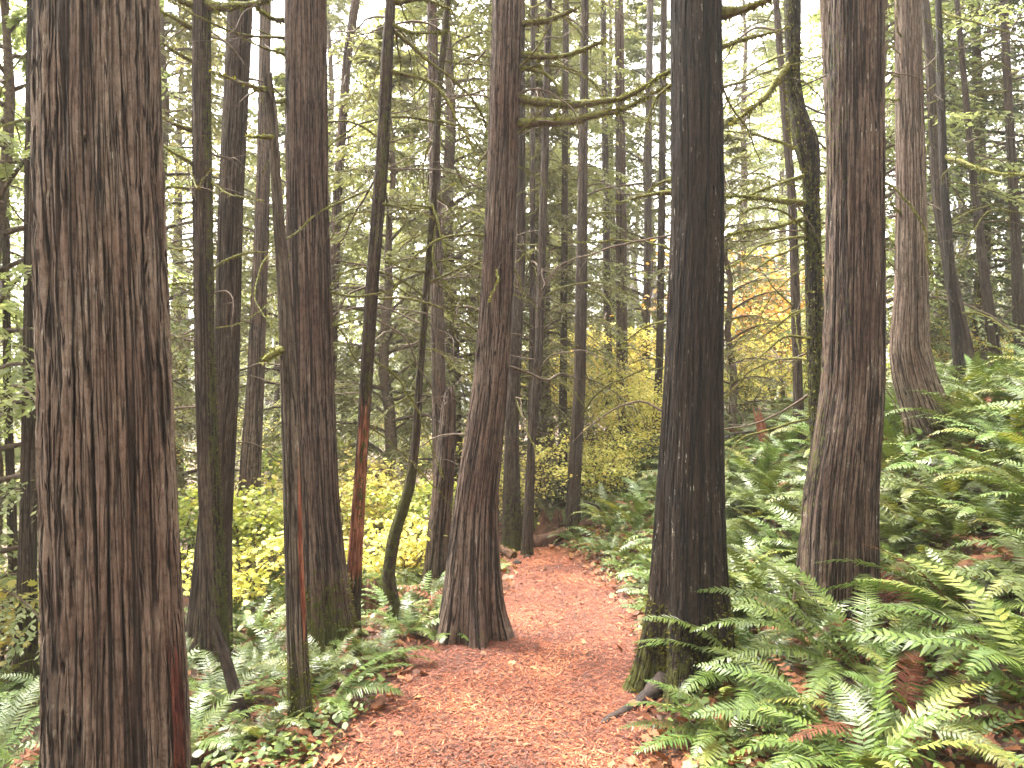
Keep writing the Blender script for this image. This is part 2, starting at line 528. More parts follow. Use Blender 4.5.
def leaf_poly(n, size, c, up=.55):
    """Small five pointed leaves, roughly level."""
    a = rng.uniform(0, 2 * math.pi, n)
    nr = rng.normal(0, up, (n, 3)); nr[:, 2] += 1; nr /= np.linalg.norm(nr, axis=1)[:, None]
    d = np.stack([np.cos(a), np.sin(a), np.zeros(n)], 1)
    d -= nr * (d * nr).sum(1)[:, None]; d /= np.linalg.norm(d, axis=1)[:, None]
    s = np.cross(nr, d)
    S = (size * rng.uniform(.6, 1.3, n))[:, None]
    sh = [(0, -.5), (.28, -.38), (.5, -.05), (.30, .08), (.34, .38), (.12, .26), (0, .55), (-.12, .26), (-.34, .38), (-.30, .08), (-.5, -.05), (-.28, -.38)]
    return np.stack([c + s * S * u + d * S * v + nr * S * (-.18 * abs(u)) for u, v in sh], 1)


n = 85000
y = 2.7 + 6 * rng.random(n) ** 1.7
x = path_c(y) + path_h(y) * rng.normal(0, .70, n)
ok = np.abs(x - path_c(y)) < path_h(y) * 1.45
x, y = x[ok], y[ok]
ln = rng.uniform(.008, .035, len(x)) * np.clip(rng.gamma(2., .5, len(x)), .5, 2.4)
bits = flat_bits(x, y, ground(x, y) + .013 + rng.random(len(x)) * .008, ln, rng.uniform(.003, .010, len(x)), .22)
g = Geo(); g.polys(bits)
n = 1500
y = 2.8 + 6 * rng.random(n) ** 1.6
x = path_c(y) + path_h(y) * rng.normal(0, .6, n)
ln = rng.uniform(.03, .11, n)
g.polys(flat_bits(x, y, ground(x, y) + .022, ln, rng.uniform(.003, .006, n), .08), 1)
n = 170
y = 2.8 + 6 * rng.random(n) ** 1.6
x = path_c(y) + path_h(y) * rng.normal(0, .75, n)
g.polys(leaf_poly(n, .045, np.stack([x, y, ground(x, y) + .022], 1), .25), 2)
tag(g.build('wood_chips', [M['chip'], M['twig'], M['litter']]), 'loose reddish wood chips and needles strewn on the path', None, kind='stuff')

n = 34000
y = 2.6 + 10 * rng.random(n) ** 1.4
side = rng.random(n) < .6
off = rng.gamma(1.5, .8, n)
off = off - .16 * rng.random(n) ** 2
x = np.where(side, path_c(y) + path_h(y) - .06 + off, path_c(y) - path_h(y) + .06 - off)
ln = rng.uniform(.02, .075, n)
zl = ground(x, y) + .012 + rng.random(n) * .03
q = rng.random(n) < .16
bits = flat_bits(x[~q], y[~q], zl[~q], ln[~q] * .8, ln[~q] * rng.uniform(.12, .35, (~q).sum()), .35)
g = Geo(); g.polys(bits)
g.polys(leaf_poly(q.sum(), .065, np.stack([x, y, zl + .01], 1)[q], .45))
tag(g.build('leaf_litter', M['litter']), 'brown and orange fallen leaves covering the forest floor', None, kind='stuff')

n = 2300
y = 2.8 + 7 * rng.random(n) ** 1.3
side = rng.random(n) < .55
off = rng.gamma(1.4, .35, n)
x = np.where(side, path_c(y) + path_h(y) + .02 + off, path_c(y) - path_h(y) - .02 - off)
P = []
for i in range(n):
    if noise3(np.array([[x[i] * 1.3, y[i] * 1.3, 5.]]))[0] < -.05: continue
    k = rng.integers(3, 6)
    xx = x[i] + rng.normal(0, .03, k); yy = y[i] + rng.normal(0, .03, k)
    l = rng.uniform(.02, .055, k)
    P.append(flat_bits(xx, yy, ground(xx, yy) + rng.uniform(.03, .09, k), l, l * .7, .35, 6))
g = Geo(); g.polys(np.concatenate(P))
tag(g.build('ground_cover', M['herb']), 'low green herbs and seedlings along the path edges', None, kind='stuff')

# ------------------------------------------------------------------ trunks and branches
def smooth_interp(z, zs, vs, k=.10):
    """Linear interpolation softened over about k metres."""
    out = 0
    for o, w in ((-1.6, .12), (-.8, .24), (0, .28), (.8, .24), (1.6, .12)):
        out = out + w * np.interp(z + o * k, zs, vs)
    return out


class Tree:
    pass


def trunk(root_name, label, pts, Y, mat, top=12., seg=64, dz=.03, fur=20., depth=.008, flare=.35, lobes=5, moss=.25, moss_h=.5,
          broken=False, bare=None, seed=0, cat='tree', group=None, base_py=None, mossy_up=0.0, moss_side=None, soft=.10):
    """pts: picture position and width of the trunk from top to base, standing at distance Y."""
    pts = sorted(pts, key=lambda q: -q[1])
    W = np.array([at(px, py, Y) for px, py, w in pts])
    rad = np.array([w * .5 * Y / F / math.sqrt(1 + ((px - 512) / F) ** 2) for px, _, w in pts])
    zs, xs, rs = W[:, 2], W[:, 0], rad
    bx = xs[0]
    bz = g1(bx, Y)
    zmin = min(bz - .15, zs[0] - .05)
    if zs[0] < bz + .02:
        pass
    ztop_seen = zs[-1]
    # carry on upwards along the last lean, tapering
    if not broken:
        lean = (xs[-1] - xs[-2]) / max(zs[-1] - zs[-2], .2)
        lean = max(-.12, min(.12, lean))
        zs = np.append(zs, top); xs = np.append(xs, xs[-1] + lean * (top - ztop_seen)); rs = np.append(rs, rs[-1] * max(.25, 1 - .06 * (top - ztop_seen)))
        rows = np.concatenate([np.arange(zmin, ztop_seen + .25, dz), np.arange(ztop_seen + .25, top, .3)])
    else:
        rows = np.arange(zmin, ztop_seen, dz)
    n = len(rows)
    cx = smooth_interp(rows, zs, xs, soft)
    rr = smooth_interp(rows, zs, rs, .06)
    # a little wander in depth as well
    cy = Y + .02 * np.sin(rows * 1.3 + seed) * (rr / .15)
    hb = np.clip(rows - bz, 0, 9)
    th = np.arange(seg) * 2 * math.pi / seg
    ct, st_ = np.cos(th), np.sin(th)
    R0 = float(np.median(rs))
    ph = seed * 1.7
    lob = (np.cos(lobes * th + ph) * .6 + np.cos((lobes + 2) * th + ph * 2.3) * .4)
    fl = flare * np.exp(-hb / (.35 * R0 / .15 + .05))
    rad2 = rr[:, None] * (1 + fl[:, None] * (.35 + .65 * lob[None, :])) * (1 + .02 * np.cos(2 * th + ph + rows[:, None] * .8) + .015 * np.cos(3 * th - ph + rows[:, None] * 1.9))
    zz = np.repeat(rows, seg)
    co = np.stack([np.tile(ct, n) * R0, np.tile(st_, n) * R0, zz], 1) + seed * 3.37
    tw = co.copy()
    wz = noise3(co * np.array([3., 3., 1.2])) * .008
    tw[:, 0] += wz; tw[:, 1] += wz
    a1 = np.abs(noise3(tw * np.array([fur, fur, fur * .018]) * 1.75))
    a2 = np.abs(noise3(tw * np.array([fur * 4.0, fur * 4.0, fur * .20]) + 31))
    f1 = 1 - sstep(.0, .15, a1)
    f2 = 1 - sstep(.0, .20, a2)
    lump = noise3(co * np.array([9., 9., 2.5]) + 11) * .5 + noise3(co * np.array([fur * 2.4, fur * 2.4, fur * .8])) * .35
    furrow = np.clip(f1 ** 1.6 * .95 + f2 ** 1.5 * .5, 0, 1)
    dsp = depth * (-1.0 * f1 - .45 * f2 + .6 * lump)
    r_all = rad2.reshape(-1) + dsp
    x = np.repeat(cx, seg) + r_all * np.tile(ct, n)
    yv = np.repeat(cy, seg) + r_all * np.tile(st_, n)
    zv = zz.copy()
    if broken:                                         # splintered top
        tfac = sstep(ztop_seen - .35, ztop_seen, zz)
        jag = noise3(np.stack([np.tile(ct, n) * 2.2, np.tile(st_, n) * 2.2, np.full(n * seg, seed * 1.1)], 1)) * .5 + .1
        zv = zv - tfac * (.12 + jag * .35)
        x = np.repeat(cx, seg) + (x - np.repeat(cx, seg)) * (1 - .25 * tfac)
    V = np.stack([x, yv, zv], 1)
    base = np.array((bx, Y, bz))
    mz = moss * np.exp(-np.repeat(hb, seg) / moss_h) * 1.6 + mossy_up
    if moss_side is not None:
        mz = mz + moss_side[1] * np.clip(np.cos(np.tile(th, n) - moss_side[0]), 0, 1)
    mz = mz * 1.25 + noise3(co * np.array([6., 6., 2.]) + 77) * .6 * np.clip(mz * 2, 0, 1)
    bare_a = np.zeros(n * seg)
    if bare is not None:
        for (th0, wd, z0, z1, amt) in bare:
            dth = np.abs((np.tile(th, n) - th0 + math.pi) % (2 * math.pi) - math.pi)
            wdz = wd * (.75 + .5 * noise3(np.stack([zz * 2, zz * 0 + seed, zz * 0], 1)))
            bare_a = np.maximum(bare_a, amt * (1 - sstep(wdz * .35, wdz * 1.15, dth)) * sstep(z0 - .1, z0 + .3, zz) * (1 - sstep(z1 - .6, z1 + .2, zz)))
    i = np.arange(n - 1)[:, None] * seg; j = np.arange(seg)[None, :]; j2 = (j + 1) % seg
    Fs = np.stack([i + j, i + j2, i + seg + j2, i + seg + j], -1).reshape(-1, 4)
    g = Geo(); g.faces(V - base, Fs)
    top_c = V[-seg:].mean(0) - base
    g.v[-1] = np.vstack([g.v[-1], top_c]); g.n += 1
    tri = np.stack([(n - 1) * seg + np.arange(seg), (n - 1) * seg + (np.arange(seg) + 1) % seg, np.full(seg, n * seg)], 1)
    g.loops.append(tri.ravel()); g.counts.append(np.full(seg, 3)); g.mi.append(np.zeros(seg, int)); g.smooth.append(np.zeros(seg, bool))
    ext = lambda a: np.concatenate([a, a[-1:]])
    T = Tree()
    T.root = empty(root_name, base, label, cat, group)
    T.base, T.Y, T.seed = base, Y, seed
    T.rows, T.cx, T.cy, T.rr = rows, cx, cy, rr
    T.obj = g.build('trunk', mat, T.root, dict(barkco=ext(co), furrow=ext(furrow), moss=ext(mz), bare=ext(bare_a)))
    T.top = top
    T.mossco = (V - base, mz)
    return T


def centre(T, z):
    return np.array((np.interp(z, T.rows, T.cx), np.interp(z, T.rows, T.cy), z)), float(np.interp(z, T.rows, T.rr))


def spline(pts, n):
    pts = np.asarray(pts, float)
    m = len(pts)
    if m == 2:
        return pts[0] + (pts[1] - pts[0]) * np.linspace(0, 1, n)[:, None]
    P = np.vstack([2 * pts[0] - pts[1], pts, 2 * pts[-1] - pts[-2]])
    out = []
    for t in np.linspace(0, m - 1 - 1e-6, n):
        i = int(t); f = t - i
        p0, p1, p2, p3 = P[i], P[i + 1], P[i + 2], P[i + 3]
        out.append(.5 * (2 * p1 + (p2 - p0) * f + (2 * p0 - 5 * p1 + 4 * p2 - p3) * f * f + (3 * p1 - p0 - 3 * p2 + p3) * f ** 3))
    return np.array(out)


def fuzz(gm, pts, rad, n, ln, mi):
    """Tufts of moss: many little blades standing off a branch."""
    k = rng.integers(0, len(pts), n)
    d = rng.normal(size=(n, 3)); d /= np.linalg.norm(d, axis=1)[:, None]
    d[:, 2] -= .15
    s = rng.normal(size=(n, 3)); s = np.cross(d, s); s /= np.linalg.norm(s, axis=1)[:, None]
    jit = rng.uniform(-.5, .5, (n, 1)) * (np.gradient(pts, axis=0)[k])
    c = pts[k] + jit + d * rad[k][:, None] * .7
    L = (ln * rng.uniform(.4, 1.2, n))[:, None]
    w = L * .3
    gm.polys(np.stack([c - s * w, c + d * L * .6 - s * w * .4, c + d * L, c + s * w], 1), mi)


def branch(T, pts, r0, r1=None, moss=0., twigs=0, twig_len=.35, label=None):
    """pts: world points, the first on the trunk."""
    r1 = r0 * .22 if r1 is None else r1
    pts = np.asarray(pts, float)
    L = np.linalg.norm(np.diff(pts, axis=0), axis=1).sum()
    n = max(6, int(L / .04))
    c = spline(pts, n)
    jit = np.stack([noise3(c * 3.5 + T.seed + q * 9.1) + .5 * noise3(c * 9 + q * 5.) for q in range(3)], 1) * .045 * min(1, L)
    c = c + jit * np.linspace(0, 1, n)[:, None] ** .5
    rad = np.linspace(r0, r1, n)
    gm = Geo()
    if moss > 0:
        mr = rad * .8 + r0 * .38 * moss * np.clip(.6 + noise3(c * 7 + 3) * 1.4, 0, 1.6) * np.linspace(1, .5, n)
        gm.tube(c - T.base, mr, 8, 1, .35)
        fuzz(gm, c - T.base, mr, int(L * 700 * moss), .010 + r0 * .65, 2)
        gm.tube(c - T.base + np.array((0, 0, -.25)) * mr[:, None], mr * .93, 6, 0, .3)
    else:
        gm.tube(c - T.base, rad, 6, 0, .2)
    for q in range(twigs):
        f = rng.uniform(.15, .98)
        i = int(f * (n - 1))
        tdir = np.gradient(c, axis=0)[i]; tdir /= np.linalg.norm(tdir)
        d = tdir * rng.uniform(.2, .9) + rng.normal(0, .6, 3); d[2] -= .15
        d /= np.linalg.norm(d)
        l = twig_len * rng.uniform(.4, 1.2)
        p = [c[i]]
        for s_ in range(4):
            d = d + rng.normal(0, .16, 3) + np.array((0, 0, -.06)); d /= np.linalg.norm(d)
            p.append(p[-1] + d * l / 4)
        rr_ = max(.0022, rad[i] * .4)
        gm.tube(spline(p, 8) - T.base, np.linspace(rr_, .0015, 8), 4, 0)
    o = gm.build('branch', [M['twig'], M['moss'], M['moss_tuft']], T.root)
    if label: o['label'] = label
    return o


def pbranch(T, pix, r0, moss=0., dY=0., twigs=0, r1=None, **k):
    """A branch read off the photo: picture points, swinging dY metres nearer or farther to its tip."""
    m = len(pix)
    if moss >= .5: r0 *= 1.25
    return branch(T, [at(px, py, T.Y + dY * i / (m - 1)) for i, (px, py) in enumerate(pix)], r0, r1, moss, twigs, **k)


def random_branches(T, n, z0, z1, lmin, lmax, r=.008, moss=.3, twigs=4, up=.1):
    for q in range(n):
        z = rng.uniform(z0, z1)
        c, r_ = centre(T, z)
        a = rng.uniform(0, 2 * math.pi)
        if math.sin(a) < -.3 and T.Y < 6: a = -a          # few straight at the camera
        l = rng.uniform(lmin, lmax)
        d = np.array((math.cos(a), math.sin(a), rng.normal(up, .22)))
        p = [c + d * r_ * .8]
        for s_ in range(4):
            d = d + np.array((0, 0, rng.normal(-.12, .22))) + rng.normal(0, .22, 3)
            d /= np.linalg.norm(d)
            p.append(p[-1] + d * l / 4)
        branch(T, p, r * rng.uniform(.7, 1.4), .003, moss if rng.random() < .45 else 0, twigs, l * .35)


def arc_branches(T, n, z0, z1, lmin, lmax, r=.007, moss=.5):
    """Long thin limbs that leave the trunk slightly upward and hang down in an arc."""
    for q in range(n):
        z = rng.uniform(z0, z1)
        c, r_ = centre(T, z)
        a = rng.uniform(-.5, math.pi + .5) if T.Y < 7 else rng.uniform(0, 2 * math.pi)
        l = rng.uniform(lmin, lmax)
        e, yaw, fall = rng.uniform(.0, .7), rng.normal(0, .12), rng.uniform(.12, .30)
        p = [c + np.array((math.cos(a), math.sin(a), 0)) * r_ * .8]
        for s_ in range(8):
            p.append(p[-1] + np.array((math.cos(a) * math.cos(e), math.sin(a) * math.cos(e), math.sin(e))) * l / 8)
            e = max(-1.45, e - fall * rng.uniform(.5, 1.5)); a += yaw
        branch(T, p, r * rng.uniform(.7, 1.4), .0025, moss if rng.random() < .6 else 0, int(rng.integers(2, 7)), l * .22)


def moss_patch(T, n, zlim, ln=.018, thr=.35, label=None):
    V, mz = T.mossco
    h = V[:, 2]
    k = np.where((mz > thr) & (h < zlim) & (h > -.02))[0]
    if len(k) == 0: return
    k = rng.choice(k, n)
    c = V[k]
    out = c.copy(); cx = np.interp(c[:, 2] + T.base[2], T.rows, T.cx) - T.base[0]
    out[:, 0] -= cx; out[:, 2] = 0
    out /= np.linalg.norm(out, axis=1)[:, None] + 1e-6
    d = out + rng.normal(0, .5, (n, 3)); d /= np.linalg.norm(d, axis=1)[:, None]
    s = np.cross(d, rng.normal(size=(n, 3))); s /= np.linalg.norm(s, axis=1)[:, None]
    c = c + rng.normal(0, .006, (n, 3))
    L = (ln * rng.uniform(.4, 1.2, n))[:, None]; w = L * .28
    g = Geo(); g.polys(np.stack([c - s * w, c + d * L * .6 - s * w * .5, c + d * L, c + s * w], 1))
    o = g.build('moss_patch', M['moss_tuft'], T.root)
    if label: o['label'] = label


# ------------------------------------------------------------------ foliage building blocks
def bough(Lb, droop, ntw, leaf, density, hang):
    """One flat drooping bough along +x: thin axis plus leaf sprays. Returns leaf quads and axis points."""
    ts = np.linspace(0, 1, 9)
    ax = np.stack([ts * Lb * .96, np.zeros(9), .10 * Lb * np.sin(ts * 2.4) - droop * Lb * ts ** 2], 1)
    Q = []
    for i in range(ntw):
        t = .16 + .84 * (i + rng.uniform(-.3, .3)) / ntw
        t = min(max(t, .12), .99)
        o = np.array([np.interp(t, ts, ax[:, k]) for k in range(3)])
        sgn = 1 if i % 2 else -1
        tl = Lb * (.12 + .40 * (1 - t) ** .7) * rng.uniform(.6, 1.15)
        a = sgn * rng.uniform(.65, 1.15)
        d = np.array((math.cos(a), math.sin(a), -hang * rng.uniform(.3, 1.3)))
        d /= np.linalg.norm(d)
        nl = max(4, int(tl * density))
        u = (np.arange(nl) + rng.uniform(.1, .9, nl)) / nl
        p = o + d * (u * tl)[:, None]
        p[:, 2] -= hang * .35 * tl * u ** 2
        sd = np.cross(d, (0, 0, 1.)); sd /= np.linalg.norm(sd)
        sg = np.where(np.arange(nl) % 2, 1, -1)[:, None]
        ld = d[None] * .8 + sd[None] * sg * rng.uniform(.3, .9, (nl, 1)) + rng.normal(0, .18, (nl, 3))
        ld[:, 2] -= .22 * hang
        ld /= np.linalg.norm(ld, axis=1)[:, None]
        nrm = np.cross(ld, rng.normal(0, .35, (nl, 3)) + np.array((0, 0, 1.)))
        nrm /= np.linalg.norm(nrm, axis=1)[:, None]
        ll = (leaf * rng.uniform(.6, 1.35, nl) * (1.1 - .4 * u))[:, None]
        ww = ll * rng.uniform(.16, .30, (nl, 1))
        Q.append(np.stack([p, p + ld * ll * .45 + nrm * ww, p + ld * ll, p + ld * ll * .45 - nrm * ww], 1))
    return np.concatenate(Q), ax


def crown_mesh(name, mat, H, z0, rmax, nb, leaf, density, droop=.35, hang=.6, ntw=24, sparse_low=0., seed=0):
    """A conifer crown from height z0 to H with many drooping boughs; local origin at the tree base."""
    tm = [bough(1.0, droop * rng.uniform(.6, 1.4), ntw, leaf, density, hang) for _ in range(5)]
    g = Geo()
    for i in range(nb):
        t = (i + rng.random()) / nb
        z = z0 + (H - z0) * t
        a = i * 2.399 + rng.normal(0, .4)
        l = rmax * (1 - t) ** .75 * rng.uniform(.55, 1.15) + .25
        if t < .25: l *= rng.uniform(.5, 1.1)
        Q, ax = tm[rng.integers(0, 5)]
        elev = rng.normal(.05, .15) + .35 * t
        ca, sa, ce, se = math.cos(a), math.sin(a), math.cos(elev), math.sin(elev)
        def tr(p):
            p = p * l
            x = p[..., 0] * ce - p[..., 2] * se; zz = p[..., 0] * se + p[..., 2] * ce
            yy = p[..., 1]
            return np.stack([x * ca - yy * sa, x * sa + yy * ca, zz + z], -1)
        # leaf size is kept real whatever the bough's length
        c0 = Q[:, :1, :] * l
        Ql = (c0 + (Q - Q[:, :1, :])) / l
        g.polys(tr(Ql), 0)
        g.tube(tr(ax), np.linspace(.012 + .008 * l, .003, len(ax)), 4, 1)
    return g.mesh(name, [mat, M['twig']])


def shrub_meshes(name, H, W, nleaf, size, mat, nst=9, layers=True, bare_low=.2):
    g = Geo(); tips = []
    for i in range(nst):
        a = rng.uniform(0, 2 * math.pi); r_ = W * rng.uniform(.2, 1.) ** .7
        h = H * rng.uniform(.55, 1.0)
        p = spline([(0, 0, -.05), (.2 * r_ * math.cos(a), .2 * r_ * math.sin(a), .5 * h), (.65 * r_ * math.cos(a), .65 * r_ * math.sin(a), .88 * h), (r_ * math.cos(a), r_ * math.sin(a), h * .95)], 14)
        p[1:] += rng.normal(0, .012 * H, (13, 3))
        g.tube(p, np.linspace(.006 + .004 * H, .003, 14), 5, 1)
        tips.append(p)
        for q in range(7):
            k = rng.integers(4, 14)
            d = np.array((rng.normal(), rng.normal(), rng.normal(.1, .25))); d /= np.linalg.norm(d)
            l = W * rng.uniform(.25, .6)
            tp = spline([p[k], p[k] + d * l * .5 + (0, 0, .03 * H), p[k] + d * l + (0, 0, -.03 * H)], 7)
            g.tube(tp, np.linspace(.004, .0018, 7), 4, 1)
            tips.append(tp); tips.append(tp)
    stem = g.mesh(name + '_stem', [mat, M['twig']])
    g = Geo()
    k = rng.integers(0, len(tips), nleaf)
    c = np.array([tips[i][min(len(tips[i]) - 1, int(len(tips[i]) * rng.uniform(.25, 1.0)))] for i in k])
    c = c + rng.normal(0, 1, (nleaf, 3)) * np.array((.13, .13, .05)) * (.5 + .35 * H)
    keep = c[:, 2] > bare_low * H * rng.random(nleaf)
    c = c[keep]
    g.polys(leaf_poly(len(c), size, c))
    return g.mesh(name + '_foliage', mat), stem


def frond(L, az, el, bend, width, npin, gfrond, mi=0, curl=0.0, twist=0.):
    """One fern frond from the origin, arching outward at azimuth az."""
    n = 22
    s = np.linspace(0, 1, n)
    e = el - bend * s ** 1.25
    ds = L / (n - 1)
    azs = az + curl * s
    dirs = np.stack([np.cos(e) * np.cos(azs), np.cos(e) * np.sin(azs), np.sin(e)], 1)
    c = np.vstack([np.zeros(3), np.cumsum(dirs[:-1] * ds, 0)])
    gfrond.tube(c[::2], np.linspace(.0045, .0012, len(c[::2])) * (L / .9), 3, mi)
    t = .13 + .87 * (np.arange(npin) + .5) / npin
    P = np.stack([np.interp(t, s, c[:, k]) for k in range(3)], 1)
    D = np.stack([np.interp(t, s, dirs[:, k]) for k in range(3)], 1)
    D /= np.linalg.norm(D, axis=1)[:, None]
    azt = az + curl * t
    S = np.stack([-np.sin(azt), np.cos(azt), np.zeros(npin)], 1)
    N = np.cross(D, S); N *= np.where(N[:, 2:] < 0, -1, 1)
    if twist:
        S, N = S * math.cos(twist) + N * math.sin(twist), N * math.cos(twist) - S * math.sin(twist)
    prof = np.clip(np.minimum(.35 + (t - .13) / .18, 1.0), 0, 1) * (1 - ((t - .13) / .87) ** 2.2) ** .8 + .03
    pl = width * prof
    pw = L / npin * .37
    for sg in (-1, 1):
        ang = .28 + .35 * t + rng.normal(0, .07, npin)
        d = S * sg * np.cos(ang)[:, None] + D * np.sin(ang)[:, None] + N * rng.normal(.05, .10, npin)[:, None]
        d /= np.linalg.norm(d, axis=1)[:, None]
        q = np.cross(N, d); q /= np.linalg.norm(q, axis=1)[:, None]
        l = (pl * rng.uniform(.9, 1.08, npin))[:, None]
        w = np.minimum(pw, l[:, 0] * .3)[:, None]
        p = P + D * (rng.normal(0, .08, npin) * L / npin)[:, None]
        dn = N * -1
        gfrond.polys(np.stack([p - q * w * .5, p - q * w * .85 + d * l * .22, p - q * w * .62 + d * l * .62 + dn * l * .05, p + d * l + dn * l * .14,
                               p + q * w * .62 + d * l * .62 + dn * l * .05, p + q * w * .85 + d * l * .22, p + q * w * .5], 1), mi)
    return c


FM = [M['fern'], M['fern_yellow'], M['fern_dead']]


def fern_mesh(name, nf, L, seed, dead=.12, yellow=.12, npin=26, wide=.085):
    g = Geo()
    a0 = rng.uniform(0, 6.28)
    for i in range(nf):
        az = a0 + i * 2.399 + rng.normal(0, .25)
        u = rng.random()
        mi = 2 if u < dead else (1 if u < dead + yellow else 0)
        l = L * rng.uniform(.65, 1.12)
        if mi == 2: frond(l * .85, az, rng.uniform(.2, .7), rng.uniform(.7, 1.5), wide * .7, npin, g, 2, rng.normal(0, .5), rng.normal(0, .5))
        else: frond(l, az, rng.uniform(.75, 1.3), rng.uniform(1.05, 1.75), wide * rng.uniform(.85, 1.15), npin, g, mi, rng.normal(0, .35), rng.normal(0, .25))
    return g.mesh(name, FM)


# ------------------------------------------------------------------ the trees one can tell apart
PI = math.pi
trees = []

T1 = trunk('cedar_tree', 'thickest trunk, with red brown furrowed bark, cut off by the bottom edge of the photo', [(101, 0, 126), (108, 384, 140), (109, 560, 144), (113, 768, 152)], 3.0,
           M['bark_red'], 13, 420, .010, 19, .019, .06, 5, .12, .3, bare=[(-.10, .34, -.3, .82, .95)], seed=1)
T18 = trunk('cedar_tree', 'dark straight trunk with a mossy flared foot and a root reaching onto the path', [(697, 0, 52), (697, 200, 53), (692, 384, 60), (690, 500, 69), (690, 600, 76), (690, 665, 84), (686, 705, 96)], 4.2,
            M['bark_dark'], 13, 200, .013, 22, .009, .60, 5, .50, .45, seed=2)
T20 = trunk('cedar_tree', 'broad reddish trunk with pale flecks rising out of the ferns on the bank', [(857, 0, 59), (856, 200, 59), (852, 384, 64), (839, 500, 74), (837, 600, 80), (838, 645, 88)], 4.6,
            M['bark_fleck'], 13, 200, .013, 22, .010, .25, 5, .08, .3, seed=3, moss_side=(PI, .28))
T10 = trunk('cedar_tree', 'leaning brown trunk with a flared foot at the inner bend of the path', [(508, 0, 32), (501, 200, 32), (497, 300, 34), (491, 384, 36), (476, 500, 43), (473, 560, 50), (472, 605, 56), (472, 632, 64)], 5.2,
            M['bark_warm'], 13, 150, .014, 26, .007, .55, 5, .16, .3, seed=4)
T6 = trunk('cedar_tree', 'sturdy brown trunk with moss on its foot, behind the thin broken snag', [(306, 0, 42), (307, 200, 43), (309, 300, 46), (311, 384, 47), (317, 500, 45), (326, 600, 50), (331, 680, 60)], 5.0,
           M['bark_warm'], 13, 160, .014, 24, .008, .50, 5, .55, .42, seed=5)
T21 = trunk('cedar_tree', 'pale grey brown trunk curving over at its foot high on the bank', [(908, 0, 27), (910, 200, 31), (911, 300, 36), (910, 350, 42), (918, 385, 47), (930, 415, 50), (944, 446, 58)], 7.0,
            M['bark_pale'], 13, 130, .018, 26, .009, .30, 5, .35, .35, seed=6, moss_side=(0., .25), soft=.07)
T2 = trunk('fir_tree', 'slim trunk with yellow moss down one side and many dead side branches', [(202, 0, 20), (202, 100, 20), (203, 200, 21), (205, 384, 21), (211, 540, 24), (215, 675, 31)], 4.8,
           M['bark_far'], 12, 90, .018, 26, .005, .3, 5, .3, .5, seed=7, moss_side=(-.1, .42))
T3 = trunk('cedar_tree', 'smooth dark trunk widening to a black foot, leaning behind a slim mossy one', [(240, 0, 26), (231, 200, 26), (227, 384, 27), (214, 530, 36), (206, 668, 50)], 5.6,
           M['bark_far'], 13, 90, .02, 24, .006, .2, 5, .1, .4, seed=8)
T4 = trunk('fir_tree', 'pale distant trunk rising out of the green bushes beside a dark leaning one', [(266, 0, 12), (263, 180, 14), (256, 384, 18), (246, 540, 26)], 9.0,
           M['bark_warm'], 14, 48, .03, 26, .006, .3, 5, .1, .4, seed=9)
T5 = trunk('tree_snag', 'thin dead snag with a broken mossy top and a torn red strip on its side', [(267, 48, 12), (273, 130, 11), (277, 200, 11), (285, 300, 15), (289, 384, 17), (293, 500, 19), (296, 600, 20), (300, 705, 23), (304, 748, 26)], 3.7,
           M['bark_grey'], 5, 90, .014, 24, .005, .3, 4, .40, .35, True, [(-.35, .7, .35, 1.45, .9)], 10, mossy_up=.04)
T7 = trunk('tree_snag', 'thin bent trunk stripped to bare red wood along its lower half', [(391, 0, 10), (387, 60, 13), (382, 160, 14), (372, 280, 14), (366, 384, 13), (361, 470, 12), (355, 560, 15), (351, 628, 18)], 5.2,
           M['bark_far'], 12, 70, .016, 24, .004, .3, 4, .1, .3, bare=[(-1.4, 2.3, .30, 1.75, 1.0)], seed=11, moss_side=(-1.2, .33), soft=.06)
T8 = trunk('alder_tree', 'slender mossy trunk bent like a bow, beside the leaning brown trunk', [(448, 0, 6), (438, 100, 7), (434, 200, 7), (427, 280, 8), (419, 384, 8), (416, 440, 9), (409, 490, 12), (394, 535, 13), (388, 575, 13), (395, 622, 18)], 5.6,
           M['bark_far'], 11, 48, .018, 24, .003, .4, 4, .3, .5, seed=12, mossy_up=.34, soft=.05)
T9 = trunk('tree_snag', 'dead reddish snag broken off halfway, behind the bow shaped mossy stem', [(450, 370, 12), (449, 400, 14), (446, 450, 20), (440, 520, 23), (434, 608, 27)], 6.5,
           M['bark_warm'], 4, 64, .02, 24, .007, .3, 5, .2, .4, True, [(-1., .8, 1.0, 1.6, .35)], 13)
T9b = trunk('fir_tree', 'straight pinkish trunk far behind the broken reddish snag', [(432, 0, 11), (437, 300, 13), (440, 450, 15), (441, 570, 18)], 8.5,
            M['bark_warm'], 14, 44, .03, 24, .005, .3, 5, .1, .4, seed=14)
T11 = trunk('fir_tree', 'dark trunk partly hidden behind the leaning trunk at the bend', [(520, 0, 10), (520, 250, 12), (512, 430, 14), (511, 548, 20)], 8.4,
            M['bark_far'], 14, 48, .03, 24, .005, .3, 5, .4, .5, seed=15, mossy_up=.1)
T12 = trunk('hemlock_tree', 'slim bending trunk right where the path disappears', [(549, 0, 7), (545, 150, 8), (539, 350, 9), (531, 450, 9), (527, 555, 12)], 8.0,
            M['bark_far'], 13, 40, .03, 24, .004, .3, 4, .2, .4, seed=16)
T12b = trunk('hemlock_tree', 'very thin dark stem behind the slim trunk at the end of the path', [(533, 0, 5), (532, 350, 6), (530, 530, 8)], 10.2,
             M['bark_far'], 13, 30, .04, 24, .003, .3, 4, .1, .4, seed=17)
